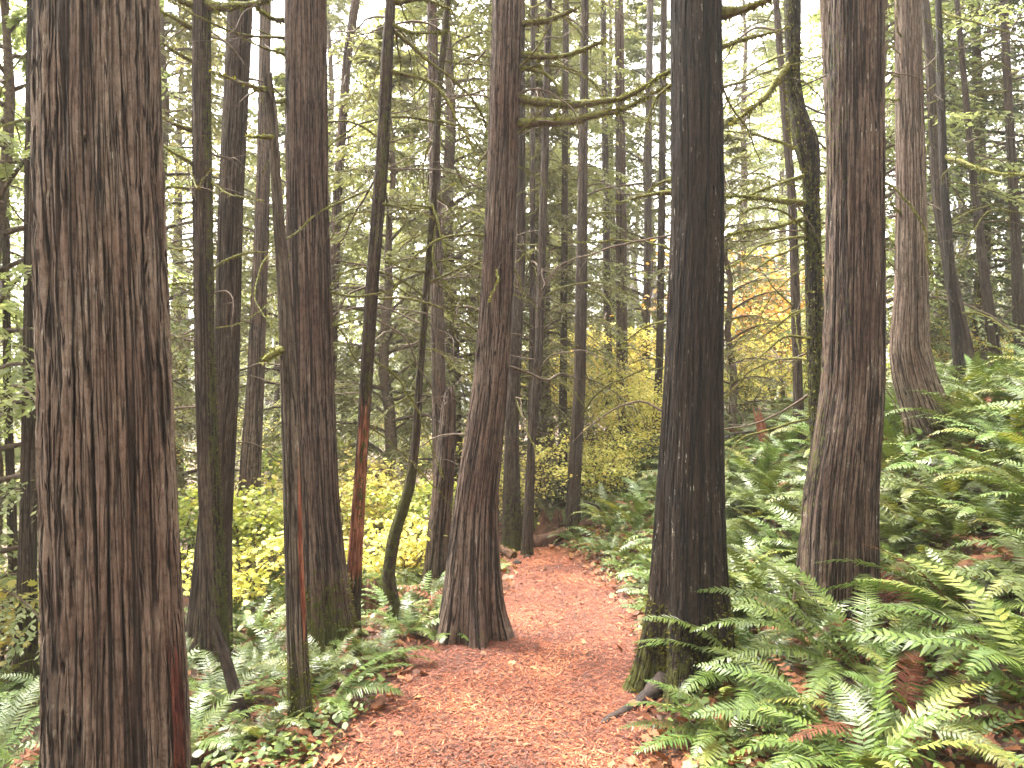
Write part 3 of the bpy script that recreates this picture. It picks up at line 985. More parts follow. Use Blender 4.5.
T13 = trunk('fir_tree', 'dark upright trunk at the end of the path beside the fern bank', [(585, 0, 8), (583, 160, 10), (581, 300, 12), (580, 384, 12), (576, 450, 13), (573, 500, 14), (572, 538, 18)], 9.0,
            M['bark_far'], 14, 48, .03, 24, .005, .3, 5, .3, .5, seed=18, mossy_up=.08)
T13b = trunk('fir_tree', 'dark thin trunk between the end of the path and the log pile', [(566, 0, 6), (564, 300, 7), (562, 530, 10)], 11.0,
             M['bark_far'], 14, 30, .04, 24, .004, .3, 5, .2, .5, seed=19)
T14 = trunk('fir_tree', 'pale reddish trunk glowing among yellow leaves behind the fern bank', [(619, 0, 9), (621, 200, 11), (622, 384, 12), (624, 490, 14)], 13.5,
            M['bark_warm'], 15, 36, .04, 24, .005, .3, 5, .1, .5, seed=20)
T15 = trunk('fir_tree', 'dark trunk just beside the pale reddish one among yellow leaves', [(603, 0, 6), (607, 300, 8), (611, 480, 9)], 15.5,
            M['bark_far'], 15, 28, .05, 24, .004, .3, 5, .1, .5, seed=21)
T16 = trunk('fir_tree', 'farthest dark trunk among yellow leaves beyond the fern bank', [(650, 0, 7), (647, 300, 8), (643, 470, 9)], 17.,
            M['bark_far'], 15, 28, .05, 24, .004, .3, 5, .2, .5, seed=22, mossy_up=.1)
T17 = trunk('fir_tree', 'narrow dark trunk half hidden by the straight mossy footed trunk', [(664, 0, 7), (660, 350, 8), (654, 475, 9)], 12.5,
            M['bark_far'], 14, 30, .05, 24, .004, .3, 5, .1, .5, seed=23)
T19 = trunk('maple_tree', 'crooked trunk with a thick mossy elbow, behind the broad reddish trunk', [(792, 0, 18), (793, 80, 14), (797, 112, 18), (806, 142, 28), (811, 172, 18), (813, 250, 18), (817, 384, 19), (822, 470, 22), (826, 560, 26)], 5.6,
            M['bark_dark'], 11, 70, .016, 24, .005, .3, 5, .3, .5, seed=24, mossy_up=.42, soft=.03)
T19b = trunk('fir_tree', 'dark narrow trunk leaning between the two thick trunks on the bank', [(776, 0, 7), (784, 100, 8), (792, 200, 9), (798, 384, 10), (800, 440, 13)], 9.0,
             M['bark_far'], 14, 36, .04, 24, .004, .3, 5, .1, .5, seed=25)
T19c = trunk('alder_tree', 'pale grey stem just behind the top of the broad reddish trunk', [(824, 0, 9), (830, 150, 9), (838, 300, 10), (845, 470, 14)], 7.2,
             M['bark_pale'], 12, 36, .03, 24, .004, .3, 5, .1, .5, seed=26)
T22 = trunk('fir_tree', 'black trunk leaning right up the bank behind a thinner grey stem', [(924, 0, 10), (930, 60, 11), (938, 200, 12), (955, 300, 15), (971, 384, 20)], 10.0,
            M['bark_far'], 14, 44, .03, 24, .005, .3, 5, .1, .5, seed=27)
T23 = trunk('alder_tree', 'thin grey stem crossing in front of a black leaning trunk', [(938, 0, 7), (944, 180, 9), (953, 300, 11), (962, 405, 14)], 8.6,
            M['bark_dark'], 12, 40, .03, 24, .004, .3, 5, .1, .5, seed=28)
T24 = trunk('fir_tree', 'black slanting trunk on the upper bank with thin bare twigs', [(957, 0, 6), (972, 170, 8), (985, 280, 11), (1001, 386, 14)], 10.6,
            M['bark_far'], 14, 40, .04, 24, .004, .3, 5, .1, .5, seed=29)
T25 = trunk('fir_tree', 'dark trunk at the far right edge of the photo, top of the bank', [(1004, 0, 9), (1010, 130, 10), (1016, 250, 12), (1022, 376, 14)], 11.2,
            M['bark_far'], 14, 40, .04, 24, .004, .3, 5, .1, .5, seed=30)
T26 = trunk('fir_tree', 'dark trunk with mossy foot half hidden behind the thickest trunk', [(34, 0, 14), (30, 384, 17), (27, 560, 20), (26, 690, 28)], 5.4,
            M['bark_far'], 12, 56, .025, 24, .005, .3, 5, .4, .5, seed=31)
T27 = trunk('hemlock_tree', 'thin dark stem at the far left edge of the photo', [(6, 0, 6), (7, 384, 9), (13, 560, 11), (18, 680, 14)], 6.2,
            M['bark_far'], 12, 36, .03, 24, .004, .3, 5, .2, .5, seed=32)
T28 = trunk('fir_tree', 'misty slanting trunk seen between the sturdy trunk and the bent red one', [(356, 0, 9), (347, 60, 9), (337, 200, 10), (330, 400, 12), (328, 540, 14)], 11.0,
            M['bark_warm'], 14, 36, .04, 24, .004, .3, 5, .1, .5, seed=33)
near = [T1, T18, T20, T10, T6, T21, T2, T3, T5, T7, T8, T9, T19]
NAMED = [T1, T18, T20, T10, T6, T21, T2, T3, T4, T5, T7, T8, T9, T9b, T11, T12, T12b, T13, T13b, T14, T15, T16, T17, T19, T19b, T19c, T22, T23, T24, T25, T26, T27, T28]

# moss on the feet
moss_patch(T18, 2600, .55, .020, .30, 'dark green moss on the flared foot')
moss_patch(T6, 2600, .50, .020, .34, 'green moss on the foot')
moss_patch(T21, 1400, .6, .03, .42)
moss_patch(T5, 900, 1.0, .014, .34)
moss_patch(T2, 1800, 4.6, .012, .34, 'yellow moss down one side')
moss_patch(T19, 2600, 4.6, .026, .40, 'thick moss on the elbow')
moss_patch(T8, 1500, 4.4, .012, .42)
moss_patch(T7, 500, 4.0, .010, .40)

# roots
def root_part(T, pts, r0, r1, mi_mat, label=None):
    gm = Geo()
    c = spline(pts, 26)
    c[:, 2] += noise3(c * 5 + 2) * .02
    gm.tube(c - T.base, np.linspace(r0, r1, 26) * (1 + .25 * noise3(c * 9)), 10, 0, .3)
    o = gm.build('root', mi_mat, T.root)
    if label: o['label'] = label

def gp(x, y, dz=0.): return np.array((x, y, g1(x, y) + dz))

b = T18.base
root_part(T18, [gp(b[0] - .14, 4.10, .10), gp(b[0] - .28, 4.0, .022), gp(b[0] - .44, 3.84, .006), gp(b[0] - .62, 3.66, -.012)], .045, .014, M['charred'], 'bare dark root reaching onto the path')
root_part(T18, [gp(b[0] + .10, 4.1, .18), gp(b[0] + .24, 3.98, .04), gp(b[0] + .36, 3.9, -.03)], .08, .03, M['rotten'])
b = T21.base
root_part(T21, [at(950, 395, 6.9), at(966, 418, 6.8), at(985, 438, 6.7), at(1000, 455, 6.65)], .09, .04, M['moss'], 'mossy root running down the bank')

# dead and mossy branches read off the photo
pbranch(T10, [(520, 24), (548, 20), (578, 9)], .020, 1., -.2)
pbranch(T10, [(521, 55), (560, 55), (604, 41)], .020, 1., -.3, 2)
pbranch(T10, [(518, 98), (560, 104), (610, 100), (650, 86), (676, 68)], .024, 1., -.35, 3)
pbranch(T10, [(516, 124), (570, 121), (620, 109), (674, 86)], .024, 1., -.3, 3)
pbranch(T10, [(522, 68), (545, 73), (560, 92), (556, 118)], .014, .6, -.2)
pbranch(T10, [(514, 73), (536, 50), (556, 6)], .010, .2, -.4)
pbranch(T10, [(514, 137), (532, 122), (546, 104)], .009, .4, -.3)
pbranch(T10, [(486, 50), (470, 70), (462, 105)], .007, 0, .3, 3)
pbranch(T10, [(484, 270), (462, 262), (440, 268)], .006, .3, .3, 3)
pbranch(T18, [(722, 13), (745, 9), (776, -4)], .028, 1., -.1)
pbranch(T18, [(722, 47), (750, 38), (790, 28)], .014, .5, .2, 3)
pbranch(T18, [(722, 88), (760, 76), (806, 58)], .009, .2, .4, 4)
pbranch(T18, [(672, 192), (645, 195), (618, 202)], .011, .9, .2, 2)
pbranch(T18, [(672, 180), (662, 182), (650, 190)], .009, .8, .1)
pbranch(T19, [(808, 203), (765, 199), (722, 195)], .018, 1., -.3, 2)
pbranch(T19, [(810, 217), (770, 228), (726, 233)], .016, 1., -.3, 2)
pbranch(T19, [(810, 235), (770, 243), (726, 268)], .010, .6, -.3, 3)
pbranch(T19, [(808, 174), (770, 186), (728, 208)], .012, .8, -.2, 3)
pbranch(T19, [(806, 155), (770, 138), (724, 130)], .011, .7, .2, 3)
pbranch(T19, [(793, 60), (775, 84), (757, 105), (734, 124)], .030, .6, -.1, 2)
pbranch(T19, [(812, 240), (770, 260), (722, 292)], .009, .5, -.3, 3)
pbranch(T19, [(814, 305), (780, 322), (722, 355)], .007, .2, .3, 3)
pbranch(T2, [(204, 4), (225, 6), (250, 4), (282, -6)], .026, 1., -.3)
pbranch(T2, [(196, 6), (180, 0), (165, -6)], .022, 1., -.2)
pbranch(T2, [(195, 30), (178, 20), (160, 11)], .014, .7, -.2)
pbranch(T2, [(194, 62), (176, 52), (158, 40)], .014, .5, -.2)
pbranch(T2, [(194, 130), (178, 126), (162, 118)], .015, .6, -.2, 2)
pbranch(T2, [(195, 165), (178, 155), (162, 145)], .013, .5, -.2, 2)
pbranch(T2, [(195, 190), (178, 187), (164, 186)], .012, .6, -.2)
pbranch(T2, [(195, 250), (180, 250), (164, 246)], .010, .4, -.3, 2)
pbranch(T2, [(196, 284), (180, 283), (166, 285)], .009, .4, -.3, 2)
pbranch(T2, [(197, 308), (180, 307), (166, 306)], .008, .3, -.3, 2)
pbranch(T2, [(197, 334), (180, 337), (168, 336)], .008, .3, -.3, 2)
pbranch(T2, [(211, 182), (226, 193), (262, 201)], .009, .2, -.5, 3)
pbranch(T2, [(186, 156), (196, 188), (212, 170)], .007, .3, -.6, 2)
pbranch(T6, [(287, 38), (240, 34), (194, 15), (160, -4)], .012, .2, -.6, 3)
pbranch(T6, [(288, 56), (248, 40), (212, 9)], .010, .1, -.5, 2)
pbranch(T6, [(287, 20), (272, 18), (256, 7)], .016, 1., -.2)
pbranch(T6, [(288, 99), (281, 101), (272, 104)], .018, 1., -.2)
pbranch(T6, [(331, 327), (345, 323), (362, 317)], .010, .1, -.2)
pbranch(T6, [(327, 110), (350, 96), (372, 70)], .007, .2, .5, 4)
pbranch(T6, [(328, 205), (350, 195), (372, 178)], .006, .2, .5, 4)
pbranch(T5, [(270, 90), (258, 88), (246, 84), (212, 72)], .013, .6, -.1, 2, label='mossy branch high on the snag')
pbranch(T5, [(276, 137), (262, 137), (248, 137)], .010, .9, -.1)
pbranch(T5, [(288, 348), (276, 352), (263, 361)], .020, 1., -.1)
pbranch(T7, [(369, 190), (330, 207), (290, 234), (262, 266), (257, 300), (277, 331)], .010, .25, -1.1, 3, label='long thin branch arching across the neighbouring trunk')
pbranch(T7, [(388, 71), (425, 79), (446, 98), (455, 120), (482, 156)], .011, .8, -.3, 3)
pbranch(T7, [(391, 24), (414, 33), (446, 32)], .013, 1., -.3)
pbranch(T7, [(392, 30), (425, 56), (455, 82), (480, 112), (488, 126)], .011, .7, .3, 2)
pbranch(T7, [(395, 2), (424, 0), (452, 9)], .014, 1., -.3)
pbranch(T7, [(384, 120), (362, 90), (352, 40)], .008, .1, .4, 4)
pbranch(T7, [(380, 190), (360, 150), (350, 100)], .006, .1, .4, 4)
pbranch(T8, [(434, 226), (434, 262), (450, 296), (477, 318)], .009, .7, -.2, 2)
pbranch(T8, [(434, 120), (452, 124), (467, 128)], .008, .9, -.2)
pbranch(T8, [(431, 207), (410, 204), (384, 205)], .007, .8, -.3, 2)
pbranch(T8, [(428, 272), (404, 268), (380, 256)], .008, .8, -.3, 2)
pbranch(T8, [(424, 300), (404, 292), (386, 278)], .007, .8, -.3, 2)
pbranch(T8, [(440, 60), (420, 40), (410, 5)], .006, .4, .3, 3)
pbranch(T8, [(436, 160), (455, 190), (458, 260)], .004, .0, .3, 2)
pbranch(T21, [(905, 213), (897, 210), (890, 200)], .014, .9, -.2)
pbranch(T21, [(905, 40), (898, 30), (897, 4)], .012, .3, -.2, 2)
pbranch(T21, [(904, 58), (894, 50), (886, 42)], .009, .3, -.2)
pbranch(T21, [(902, 77), (895, 75), (886, 72)], .010, .3, -.2)
pbranch(T21, [(900, 99), (893, 100), (886, 99)], .010, .8, -.2)
pbranch(T21, [(924, 20), (940, 30), (958, 50)], .008, .3, .2, 3)
pbranch(T23, [(945, 156), (968, 164), (995, 172), (1040, 178)], .022, 1., -1.2, label='yellow green mossy branch reaching out of the photo')
pbranch(T23, [(940, 10), (960, 18), (1000, 30), (1040, 44)], .012, .7, -.8, 4)
pbranch(T23, [(952, 285), (985, 214), (1030, 214)], .008, .6, -.3, 2)
pbranch(T25, [(1008, 90), (985, 94), (960, 90)], .010, .8, -.5, 2)
pbranch(T13, [(578, 420), (600, 390), (640, 372), (668, 366)], .012, .5, -.8, 2)
pbranch(T19b, [(796, 305), (770, 318), (735, 348), (718, 362)], .008, .2, -.6, 2)
pbranch(T26, [(32, 118), (18, 122), (-10, 130)], .018, .2, -.4, 3)
pbranch(T26, [(28, 225), (10, 205), (4, 160)], .008, .1, -.6, 4)

pbranch(T28, [(350, 20), (366, 62), (361, 135), (353, 198)], .012, .3, -1.5, 3)
pbranch(T28, [(347, 25), (374, 89), (389, 125), (405, 188), (408, 232)], .014, .3, -2., 4)
pbranch(T8, [(448, 20), (457, 80), (459, 130), (457, 203)], .005, .2, -.3, 3)
pbranch(T8, [(429, 214), (450, 216), (476, 205), (492, 196)], .006, .4, -.3, 3)
pbranch(T8, [(431, 200), (440, 228), (453, 272), (474, 309)], .006, .7, -.4, 3)
pbranch(T7, [(379, 203), (405, 208), (431, 217)], .008, .8, -.2, 2)
pbranch(T6, [(331, 292), (355, 296), (389, 293)], .009, .6, -.1, 2)
pbranch(T10, [(512, 240), (530, 262), (546, 300)], .006, .2, .4, 4)
pbranch(T10, [(505, 160), (540, 180), (566, 230)], .006, .4, .5, 4)
pbranch(T18, [(672, 84), (655, 99), (644, 132)], .008, .6, .1, 2)
pbranch(T18, [(668, 320), (640, 330), (615, 352)], .007, .4, .4, 4)
for T, n_, l0, l1 in ((T7, 8, .7, 1.5), (T8, 9, .6, 1.4), (T28, 8, 1., 2.4), (T9b, 7, .8, 2.), (T10, 6, .6, 1.3), (T11, 6, .8, 1.8), (T12, 6, .8, 1.7), (T13, 6, .8, 1.8), (T19, 8, .7, 1.6),
                      (T19b, 7, .9, 2.), (T2, 5, .4, 1.), (T4, 6, .7, 1.6), (T22, 6, .8, 1.8), (T24, 6, .8, 1.8), (T25, 5, .8, 1.8), (T17, 5, .9, 1.8)):
    zt = min(T.top - .5, CAMZ + 440 * T.Y / F)
    arc_branches(T, n_, max(T.base[2] + 1.6, 1.9), zt, l0, l1, .0055 + .0005 * T.Y)

# plain dead twigs all over
for T, n_, l0, l1, r_ in ((T10, 7, .6, 1.3, .008), (T7, 9, .7, 1.4, .007), (T8, 8, .6, 1.2, .006), (T19, 9, .7, 1.4, .009), (T18, 4, .5, 1.0, .007), (T2, 6, .4, 1.0, .007), (T28, 9, .8, 1.9, .008), (T4, 7, .6, 1.4, .007), (T9b, 9, .8, 1.7, .008), (T7, 5, .8, 1.5, .007), (T8, 5, .6, 1.3, .006), (T11, 5, .8, 1.6, .008), (T12, 5, .8, 1.6, .008), (T2, 4, .3, .7, .006), (T3, 7, .4, .9, .007), (T4, 8, .5, 1.1, .007), (T7, 6, .4, 1.0, .006), (T8, 7, .3, .8, .005), (T9b, 8, .5, 1.2, .007),
                          (T11, 6, .5, 1.0, .008), (T12, 9, .5, 1.1, .007), (T12b, 8, .5, 1.1, .006), (T13, 10, .6, 1.3, .009), (T13b, 9, .6, 1.3, .008), (T14, 9, .8, 1.6, .010),
                          (T15, 8, .8, 1.6, .010), (T16, 8, .8, 1.7, .010), (T17, 8, .6, 1.4, .009), (T19, 5, .5, 1.0, .008), (T19b, 10, .6, 1.5, .009), (T19c, 4, .4, .9, .007),
                          (T22, 11, .6, 1.6, .010), (T23, 6, .5, 1.2, .008), (T24, 11, .6, 1.7, .010), (T25, 11, .6, 1.7, .011), (T26, 6, .4, .9, .008), (T27, 7, .4, .9, .006), (T28, 9, .6, 1.4, .009),
                          (T10, 3, .3, .7, .006), (T6, 4, .3, .6, .006)):
    zt = min(T.top - .5, CAMZ + 415 * T.Y / F)
    random_branches(T, n_, max(T.base[2] + .9, 1.2), zt, l0, l1, r_, .45, 4)

# ------------------------------------------------------------------ crowns above the frame
crown_top = crown_mesh('crown', M['cedar'], 6.0, 0.0, 2.1, 20, .085, 30, .40, .6, 18)
for T in NAMED:
    if T in (T5, T9, T7): continue
    zc = max(T.top - 3.5, CAMZ + 430 * (T.Y + 2.6) / F + .9)
    c, _ = centre(T, min(zc, T.top - .1))
    o = link(bpy.data.objects.new('crown', crown_top), T.root)
    o.location = (c[0] - T.base[0], 0, zc - T.base[2])
    o.rotation_euler = (0, 0, rng.uniform(0, 6.28))
    s = rng.uniform(.4, .6); o.scale = (s, s, s)

# ------------------------------------------------------------------ conifers with boughs in view
CV = []
specs = [('cedar', 12.5, 1.6, 3.0, 92, .105, 40, .42, .7, 34), ('cedar', 14., .8, 3.1, 110, .105, 40, .40, .75, 34), ('cedar', 9.0, .4, 2.3, 76, .09, 44, .38, .65, 30),
         ('cedar_dark', 12., 1.2, 2.6, 90, .09, 40, .38, .6, 32), ('cedar', 5.5, .3, 1.6, 56, .065, 54, .38, .65, 26), ('cedar', 15., 3.0, 3.0, 90, .105, 40, .42, .7, 32)]
for i, (m_, H, z0, rm, nb, lf, den, dr, hg, nt_) in enumerate(specs):
    cm = crown_mesh('crown', M[m_], H, z0, rm, nb, lf, den, dr, hg, nt_, seed=i)
    gt = Geo()
    pts = np.array([(.05 * math.sin(k * 1.1 + i), .05 * math.cos(k * 1.7 + i), -.3 + (H + .1) * k / 13) for k in range(14)])
    gt.tube(pts, np.linspace(.012 * H + .02, .015, 14), 10, 0, .08)
    CV.append((cm, gt.mesh('trunk', M['twig']), H))

clab = ['young feathery green conifer', 'tall drooping green conifer', 'dark needled conifer']
def conifer(k, x, y, sc, label, group='conifers in the background'):
    cm, tm, H = CV[k]
    r = empty('conifer_tree', (x, y, g1(x, y)), label, 'tree', group)
    for nm, me in (('trunk', tm), ('crown', cm)):
        o = link(bpy.data.objects.new(nm, me), r)
    r.rotation_euler = (rng.normal(0, .02), rng.normal(0, .02), rng.uniform(0, 6.28))
    r.scale = (sc, sc, sc * rng.uniform(.92, 1.1))
    return r

def px_x(px, Y): return (px - 512) * Y / F

near_con = [
    (4, -20, 5.6, 1.05, 'small green conifer whose boughs hang past the far left trunk'),
    (2, 60, 9.0, 1.0, 'conifer behind the thickest trunk, at its edge'),
    (1, 150, 11.5, 1.0, 'green conifer filling the gap beside the slim yellow mossed trunk'),
    (2, 300, 12.0, .95, 'green conifer behind the sturdy trunk with the mossy foot'),
    (4, 385, 10.5, 1.25, 'small light green conifer between the bent red snag and the bow shaped stem'),
    (0, 455, 12.5, 1.0, 'green conifer behind the pinkish trunk and the broken snag'),
    (1, 565, 19.0, 1.0, 'feathery pale green conifer above the end of the path'),
    (2, 645, 19.0, 1.25, 'pale green conifer just past the straight dark trunk'),
    (2, 535, 11.0, .72, 'slender conifer beside the slim bending trunk at the end of the path'),
    (4, 735, 11.5, .85, 'small dark green conifer low behind the ferns between the thick trunks'),
    (3, 905, 14.0, .9, 'dark conifer behind the pale curving trunk'),
    (3, 985, 13.5, .95, 'dark conifer behind the black slanting trunks'),
    (0, 410, 16.0, 1.0, 'hazy conifer in the gap above the bent red snag'),
    (5, 548, 12.5, .85, 'conifer with high drooping boughs right above the end of the path'),
    (2, 870, 12.0, 1.2, 'dark conifer showing in the gap between broad reddish and pale curving trunks'),
    (3, 950, 16.0, 1.1, 'dark conifer standing between the pale curving trunk and the black ones'),
    (3, 1040, 13.0, 1.0, 'dark conifer at the far right behind the top of the bank'),
    (5, 480, 15.0, 1.0, 'tall conifer behind the leaning brown trunk'),
    (0, 615, 20.0, 1.05, 'hazy conifer high above the pale reddish trunk'),
    (5, 742, 24.0, 1.05, 'hazy conifer in the bright gap beside the straight mossy footed trunk'),
    (1, 783, 27.0, 1.05, 'faint far conifer in the bright gap beside the crooked trunk with the mossy elbow'),
    (1, 330, 20.0, 1.1, 'hazy conifer in the bright gap beside the misty slanting trunk'),
    (0, 180, 17.0, 1.15, 'hazy conifer in the bright gap between the thickest trunk and the slim mossed one'),
]
for k, px, Y, sc, lab in near_con:
    conifer(k, px_x(px, Y), Y, sc, lab, None)
for i in range(22):
    Y = rng.uniform(16, 34)
    px = -60 + (i + rng.random()) / 22 * 1150
    if not (560 < px < 690 and Y < 27):
        conifer(int(rng.choice([0, 1, 2, 3, 5, 1, 2])), px_x(px, Y), Y, rng.uniform(.68, .92), 'distant conifer among many others in the misty forest')

# bare trunks scattered among them
gt_ = Geo()
pts = np.array([(.08 * math.sin(k * .7), 0, -.4 + 16 * k / 15) for k in range(16)])
gt_.tube(pts, np.linspace(.16, .05, 16), 12, 0, .06)
far_trunk = gt_.mesh('trunk', M['charred'])
for i in range(4):
    Y = rng.uniform(18, 30)
    px = -40 + (i + rng.random()) / 4 * 1100
    x = px_x(px, Y)
    r = empty('bare_trunk_tree', (x, Y, g1(x, Y)), 'distant dark bare trunk among many in the misty forest', 'tree', 'bare trunks in the distance')
    link(bpy.data.objects.new('trunk', far_trunk), r)
    o = link(bpy.data.objects.new('crown', crown_top), r); o.location = (0, 0, 11)
    s = rng.uniform(.6, 1.1)
    r.scale = (s, s, 1); r.rotation_euler = (rng.normal(0, .03), rng.normal(0, .03), rng.uniform(0, 6))

# ------------------------------------------------------------------ autumn shrubs
SH = {}
for nm, H, W, nl, size, mt in (('yellow', 1.5, 1.0, 2100, .058, 'maple_yellow'), ('lime', 1.4, .9, 2000, .060, 'maple_green'), ('golden', 2.6, 1.4, 2300, .070, 'maple_yellow'), ('orange', 4.2, 1.9, 4200, .10, 'maple_orange'), ('small', .8, .7, 1100, .06, 'maple_yellow')):
    SH[nm] = shrub_meshes('shrub', H, W, nl, size, M[mt])
def shrub(kind, px, Y, sc, label, group=None, name='maple_shrub'):
    x = px_x(px, Y)
    r = empty(name, (x, Y, g1(x, Y)), label, 'shrub', group)
    f, s_ = SH[kind]
    link(bpy.data.objects.new('foliage', f), r); link(bpy.data.objects.new('stem', s_), r)
    r.rotation_euler = (0, 0, rng.uniform(0, 6.28)); r.scale = (sc, sc, sc * rng.uniform(.85, 1.1))

for k, px, Y, sc, lab in [
    ('lime', 248, 7.6, .85, 'lime green shrub just behind the dark leaning trunk'),
    ('yellow', 268, 8.8, .9, 'yellow shrub between the dark leaning trunk and the thin snag'),
    ('yellow', 345, 8.4, .85, 'bright yellow shrub behind the bare red wood of the bent trunk'),
    ('yellow', 385, 9.2, .9, 'yellow shrub behind the lower bend of the bow shaped stem'),
    ('lime', 420, 8.2, .75, 'yellow green shrub between the bow shaped stem and the dead snag'),
    ('lime', 300, 10.5, 1.0, 'lime yellow shrub farther back behind the sturdy trunk'),
    ('lime', 190, 8.6, .8, 'green and yellow shrub behind the black foot of the leaning trunk'),
    ('small', 240, 6.7, .9, 'low yellow shrub at the edge of the ferns beyond the black trunk foot'),
    ('small', 340, 6.9, .8, 'low yellow shrub at the foot of the bare red trunk'),
    ('small', 410, 6.9, .8, 'low pale yellow shrub behind the foot of the bow shaped stem'),
    ('golden', 522, 9.6, .55, 'small yellow leaved shrub overhanging the path end by the leaning trunk'),
    ('golden', 612, 11.0, .55, 'yellow maple glowing behind the fern bank at the path end'),
    ('golden', 640, 13.0, .65, 'golden maple between the pale reddish trunk and the straight dark trunk'),
    ('golden', 590, 13.0, .75, 'yellow maple behind the dark upright trunk at the path end'),
    ('golden', 598, 10.4, .5, 'glowing yellow maple just right of the dark upright trunk at the path end'),
    ('golden', 652, 11.5, .6, 'yellow maple against the edge of the straight mossy footed trunk'),
    ('golden', 628, 16.0, .9, 'tall yellow maple farther off behind the pale reddish trunk'),
    ('golden', 590, 17.0, .9, 'tall yellow maple farther off behind the dark upright trunk'),
    ('golden', 800, 13.0, .9, 'yellow maple behind the broad reddish trunk on the bank'),
    ('orange', 775, 15.5, 1.0, 'orange leaved maple showing between the two thick trunks'),
    ('golden', 745, 12.0, .65, 'yellow shrub above the ferns between the thick trunks'),
    ('golden', 995, 14.0, .7, 'yellow maple behind the black slanting trunks'),
    ('golden', 935, 13.5, .65, 'yellow maple low behind the pale curving trunk'),
    ('small', 8, 5.7, .9, 'small yellow green shrub behind the far left ferns'),
]:
    shrub(k, px, Y, sc, lab)
for i in range(24):
    Y = rng.uniform(13, 26)
    px = -40 + (i + rng.random()) / 24 * 1100
    shrub(str(rng.choice(['golden', 'golden', 'yellow', 'lime', 'lime'])), px, Y, rng.uniform(.8, 1.2), 'distant yellow leaved shrub in the misty undergrowth', 'shrubs in the misty undergrowth')

# far-off wood that reads as one mass
n = 24000
xf = rng.uniform(-62, 62, n); yf = rng.uniform(36, 62, n)
zf = -1 + 9 * rng.random(n) ** 1.6
cl = noise3(np.c_[xf * .28, yf * .28, zf * .16])
k = (cl > -.12 + zf * .018)
xf, yf, zf = xf[k], yf[k], zf[k]
g = Geo(); g.polys(flat_bits(xf, yf, zf + ground(xf, yf), rng.uniform(.3, .8, len(xf)), rng.uniform(.12, .3, len(xf)), .8))
# the same wood carries on beside and behind the viewer
n = 26000
aa = rng.uniform(R(52), R(308), n); rr_ = rng.uniform(9, 22, n)
xs_, ys_ = rr_ * np.sin(aa), 3 + rr_ * np.cos(aa)
zs_ = 11 * rng.random(n) ** 1.3
kk_ = noise3(np.c_[xs_ * .3, ys_ * .3, zs_ * .2]) > -.18
xs_, ys_, zs_ = xs_[kk_], ys_[kk_], zs_[kk_]
g.polys(flat_bits(xs_, ys_, zs_ + ground(xs_, ys_), rng.uniform(.3, .8, len(xs_)), rng.uniform(.12, .3, len(xs_)), .8))
for i in range(90):
    x = rng.uniform(-50, 50); y = rng.uniform(36, 55)
    g.tube(np.array([(x, y, -1.5), (x + rng.normal(0, .3), y, 7), (x + rng.normal(0, .5), y, 15)]), [.28, .2, .1], 7, 1)
tag(g.build('distant_forest', [M['cedar_dark'], M['charred']]), 'mass of far trees closing the view all round the forest', None, kind='stuff')

# ------------------------------------------------------------------ stumps, logs, snags on the ground
def splinter_stump(name, label, px, base_py, Y, h, r, mat, lean=(0, 0), cat='stump', seed=0, seg=28, base=None):
    bx = px_x(px, Y); bz = g1(bx, Y)
    n = 22
    th = np.arange(seg) * 2 * PI / seg
    V = []
    jag = .55 + .45 * np.clip(noise3(np.stack([np.cos(th) * 2, np.sin(th) * 2, np.full(seg, seed + .5)], 1)) * 1.8 + .5, 0, 1)
    for i in range(n):
        t = i / (n - 1)
        rr = r * (1 + .55 * math.exp(-t * 6)) * (1 - .35 * t)
        z = -.12 + t * h * jag
        w = noise3(np.stack([np.cos(th) * 6, np.sin(th) * 6, z * 1.2 + seed], 1)) * .28
        rad = rr * (1 + w)
        V.append(np.stack([rad * np.cos(th) + lean[0] * np.maximum(z, 0), rad * np.sin(th) + lean[1] * np.maximum(z, 0), z], 1))
    # hollow inside
    for i in range(5):
        t = i / 4
        z = h * jag * (1 - .35 * t) - .02
        rad = r * .55 * (1 - .8 * t)
        V.append(np.stack([rad * np.cos(th) + lean[0] * np.maximum(z, 0), rad * np.sin(th) + lean[1] * np.maximum(z, 0), z], 1))
    V = np.array(V); m = len(V)
    i = np.arange(m - 1)[:, None] * seg; j = np.arange(seg)[None]; j2 = (j + 1) % seg
    g = Geo(); g.faces(V.reshape(-1, 3), np.stack([i + j, i + j2, i + seg + j2, i + seg + j], -1).reshape(-1, 4), 0, False)
    o = g.build(name, mat); o.location = (bx, Y, bz)
    tag(o, label, cat)
    return o

splinter_stump('broken_snag', 'thin charred broken stem leaning over the ferns beside the slim mossed trunk', 247, 768, 3.95, .62, .038, M['charred'], (-.30, 0), 'snag', 3, 18)
splinter_stump('tree_stump', 'splintered red brown stump in the ferns between the two thick trunks', 768, 450, 9.4, .62, .085, M['redwood'], (-.28, 0), 'stump', 5)
splinter_stump('tree_stump', 'dark rotten stump behind the end of the path', 549, 535, 9.4, .42, .24, M['rotten'], (.1, 0), 'stump', 8)
splinter_stump('tree_stump', 'black rotten upturned stump at the foot of the bow shaped stem', 372, 600, 6.3, .34, .17, M['rotten'], (-.2, 0), 'stump', 9)
splinter_stump('tree_stump', 'low mossy rotten stump among the nearest ferns', 720, 768, 3.45, .16, .05, M['moss'], (0, 0), 'stump', 12)

def log(name, label, pts, r0, r1, mat, moss=0):
    c = spline(pts, 24); base = c[0].copy()
    g = Geo(); rad = np.linspace(r0, r1, 24) * (1 + .2 * noise3(c * 6))
    g.tube(c - base, rad, 12, 0, .25)
    if moss: fuzz(g, c - base + (0, 0, r0 * .4), rad, moss, .025, 1)
    o = g.build(name, [mat, M['moss_tuft']]); o.location = base
    tag(o, label, 'log')

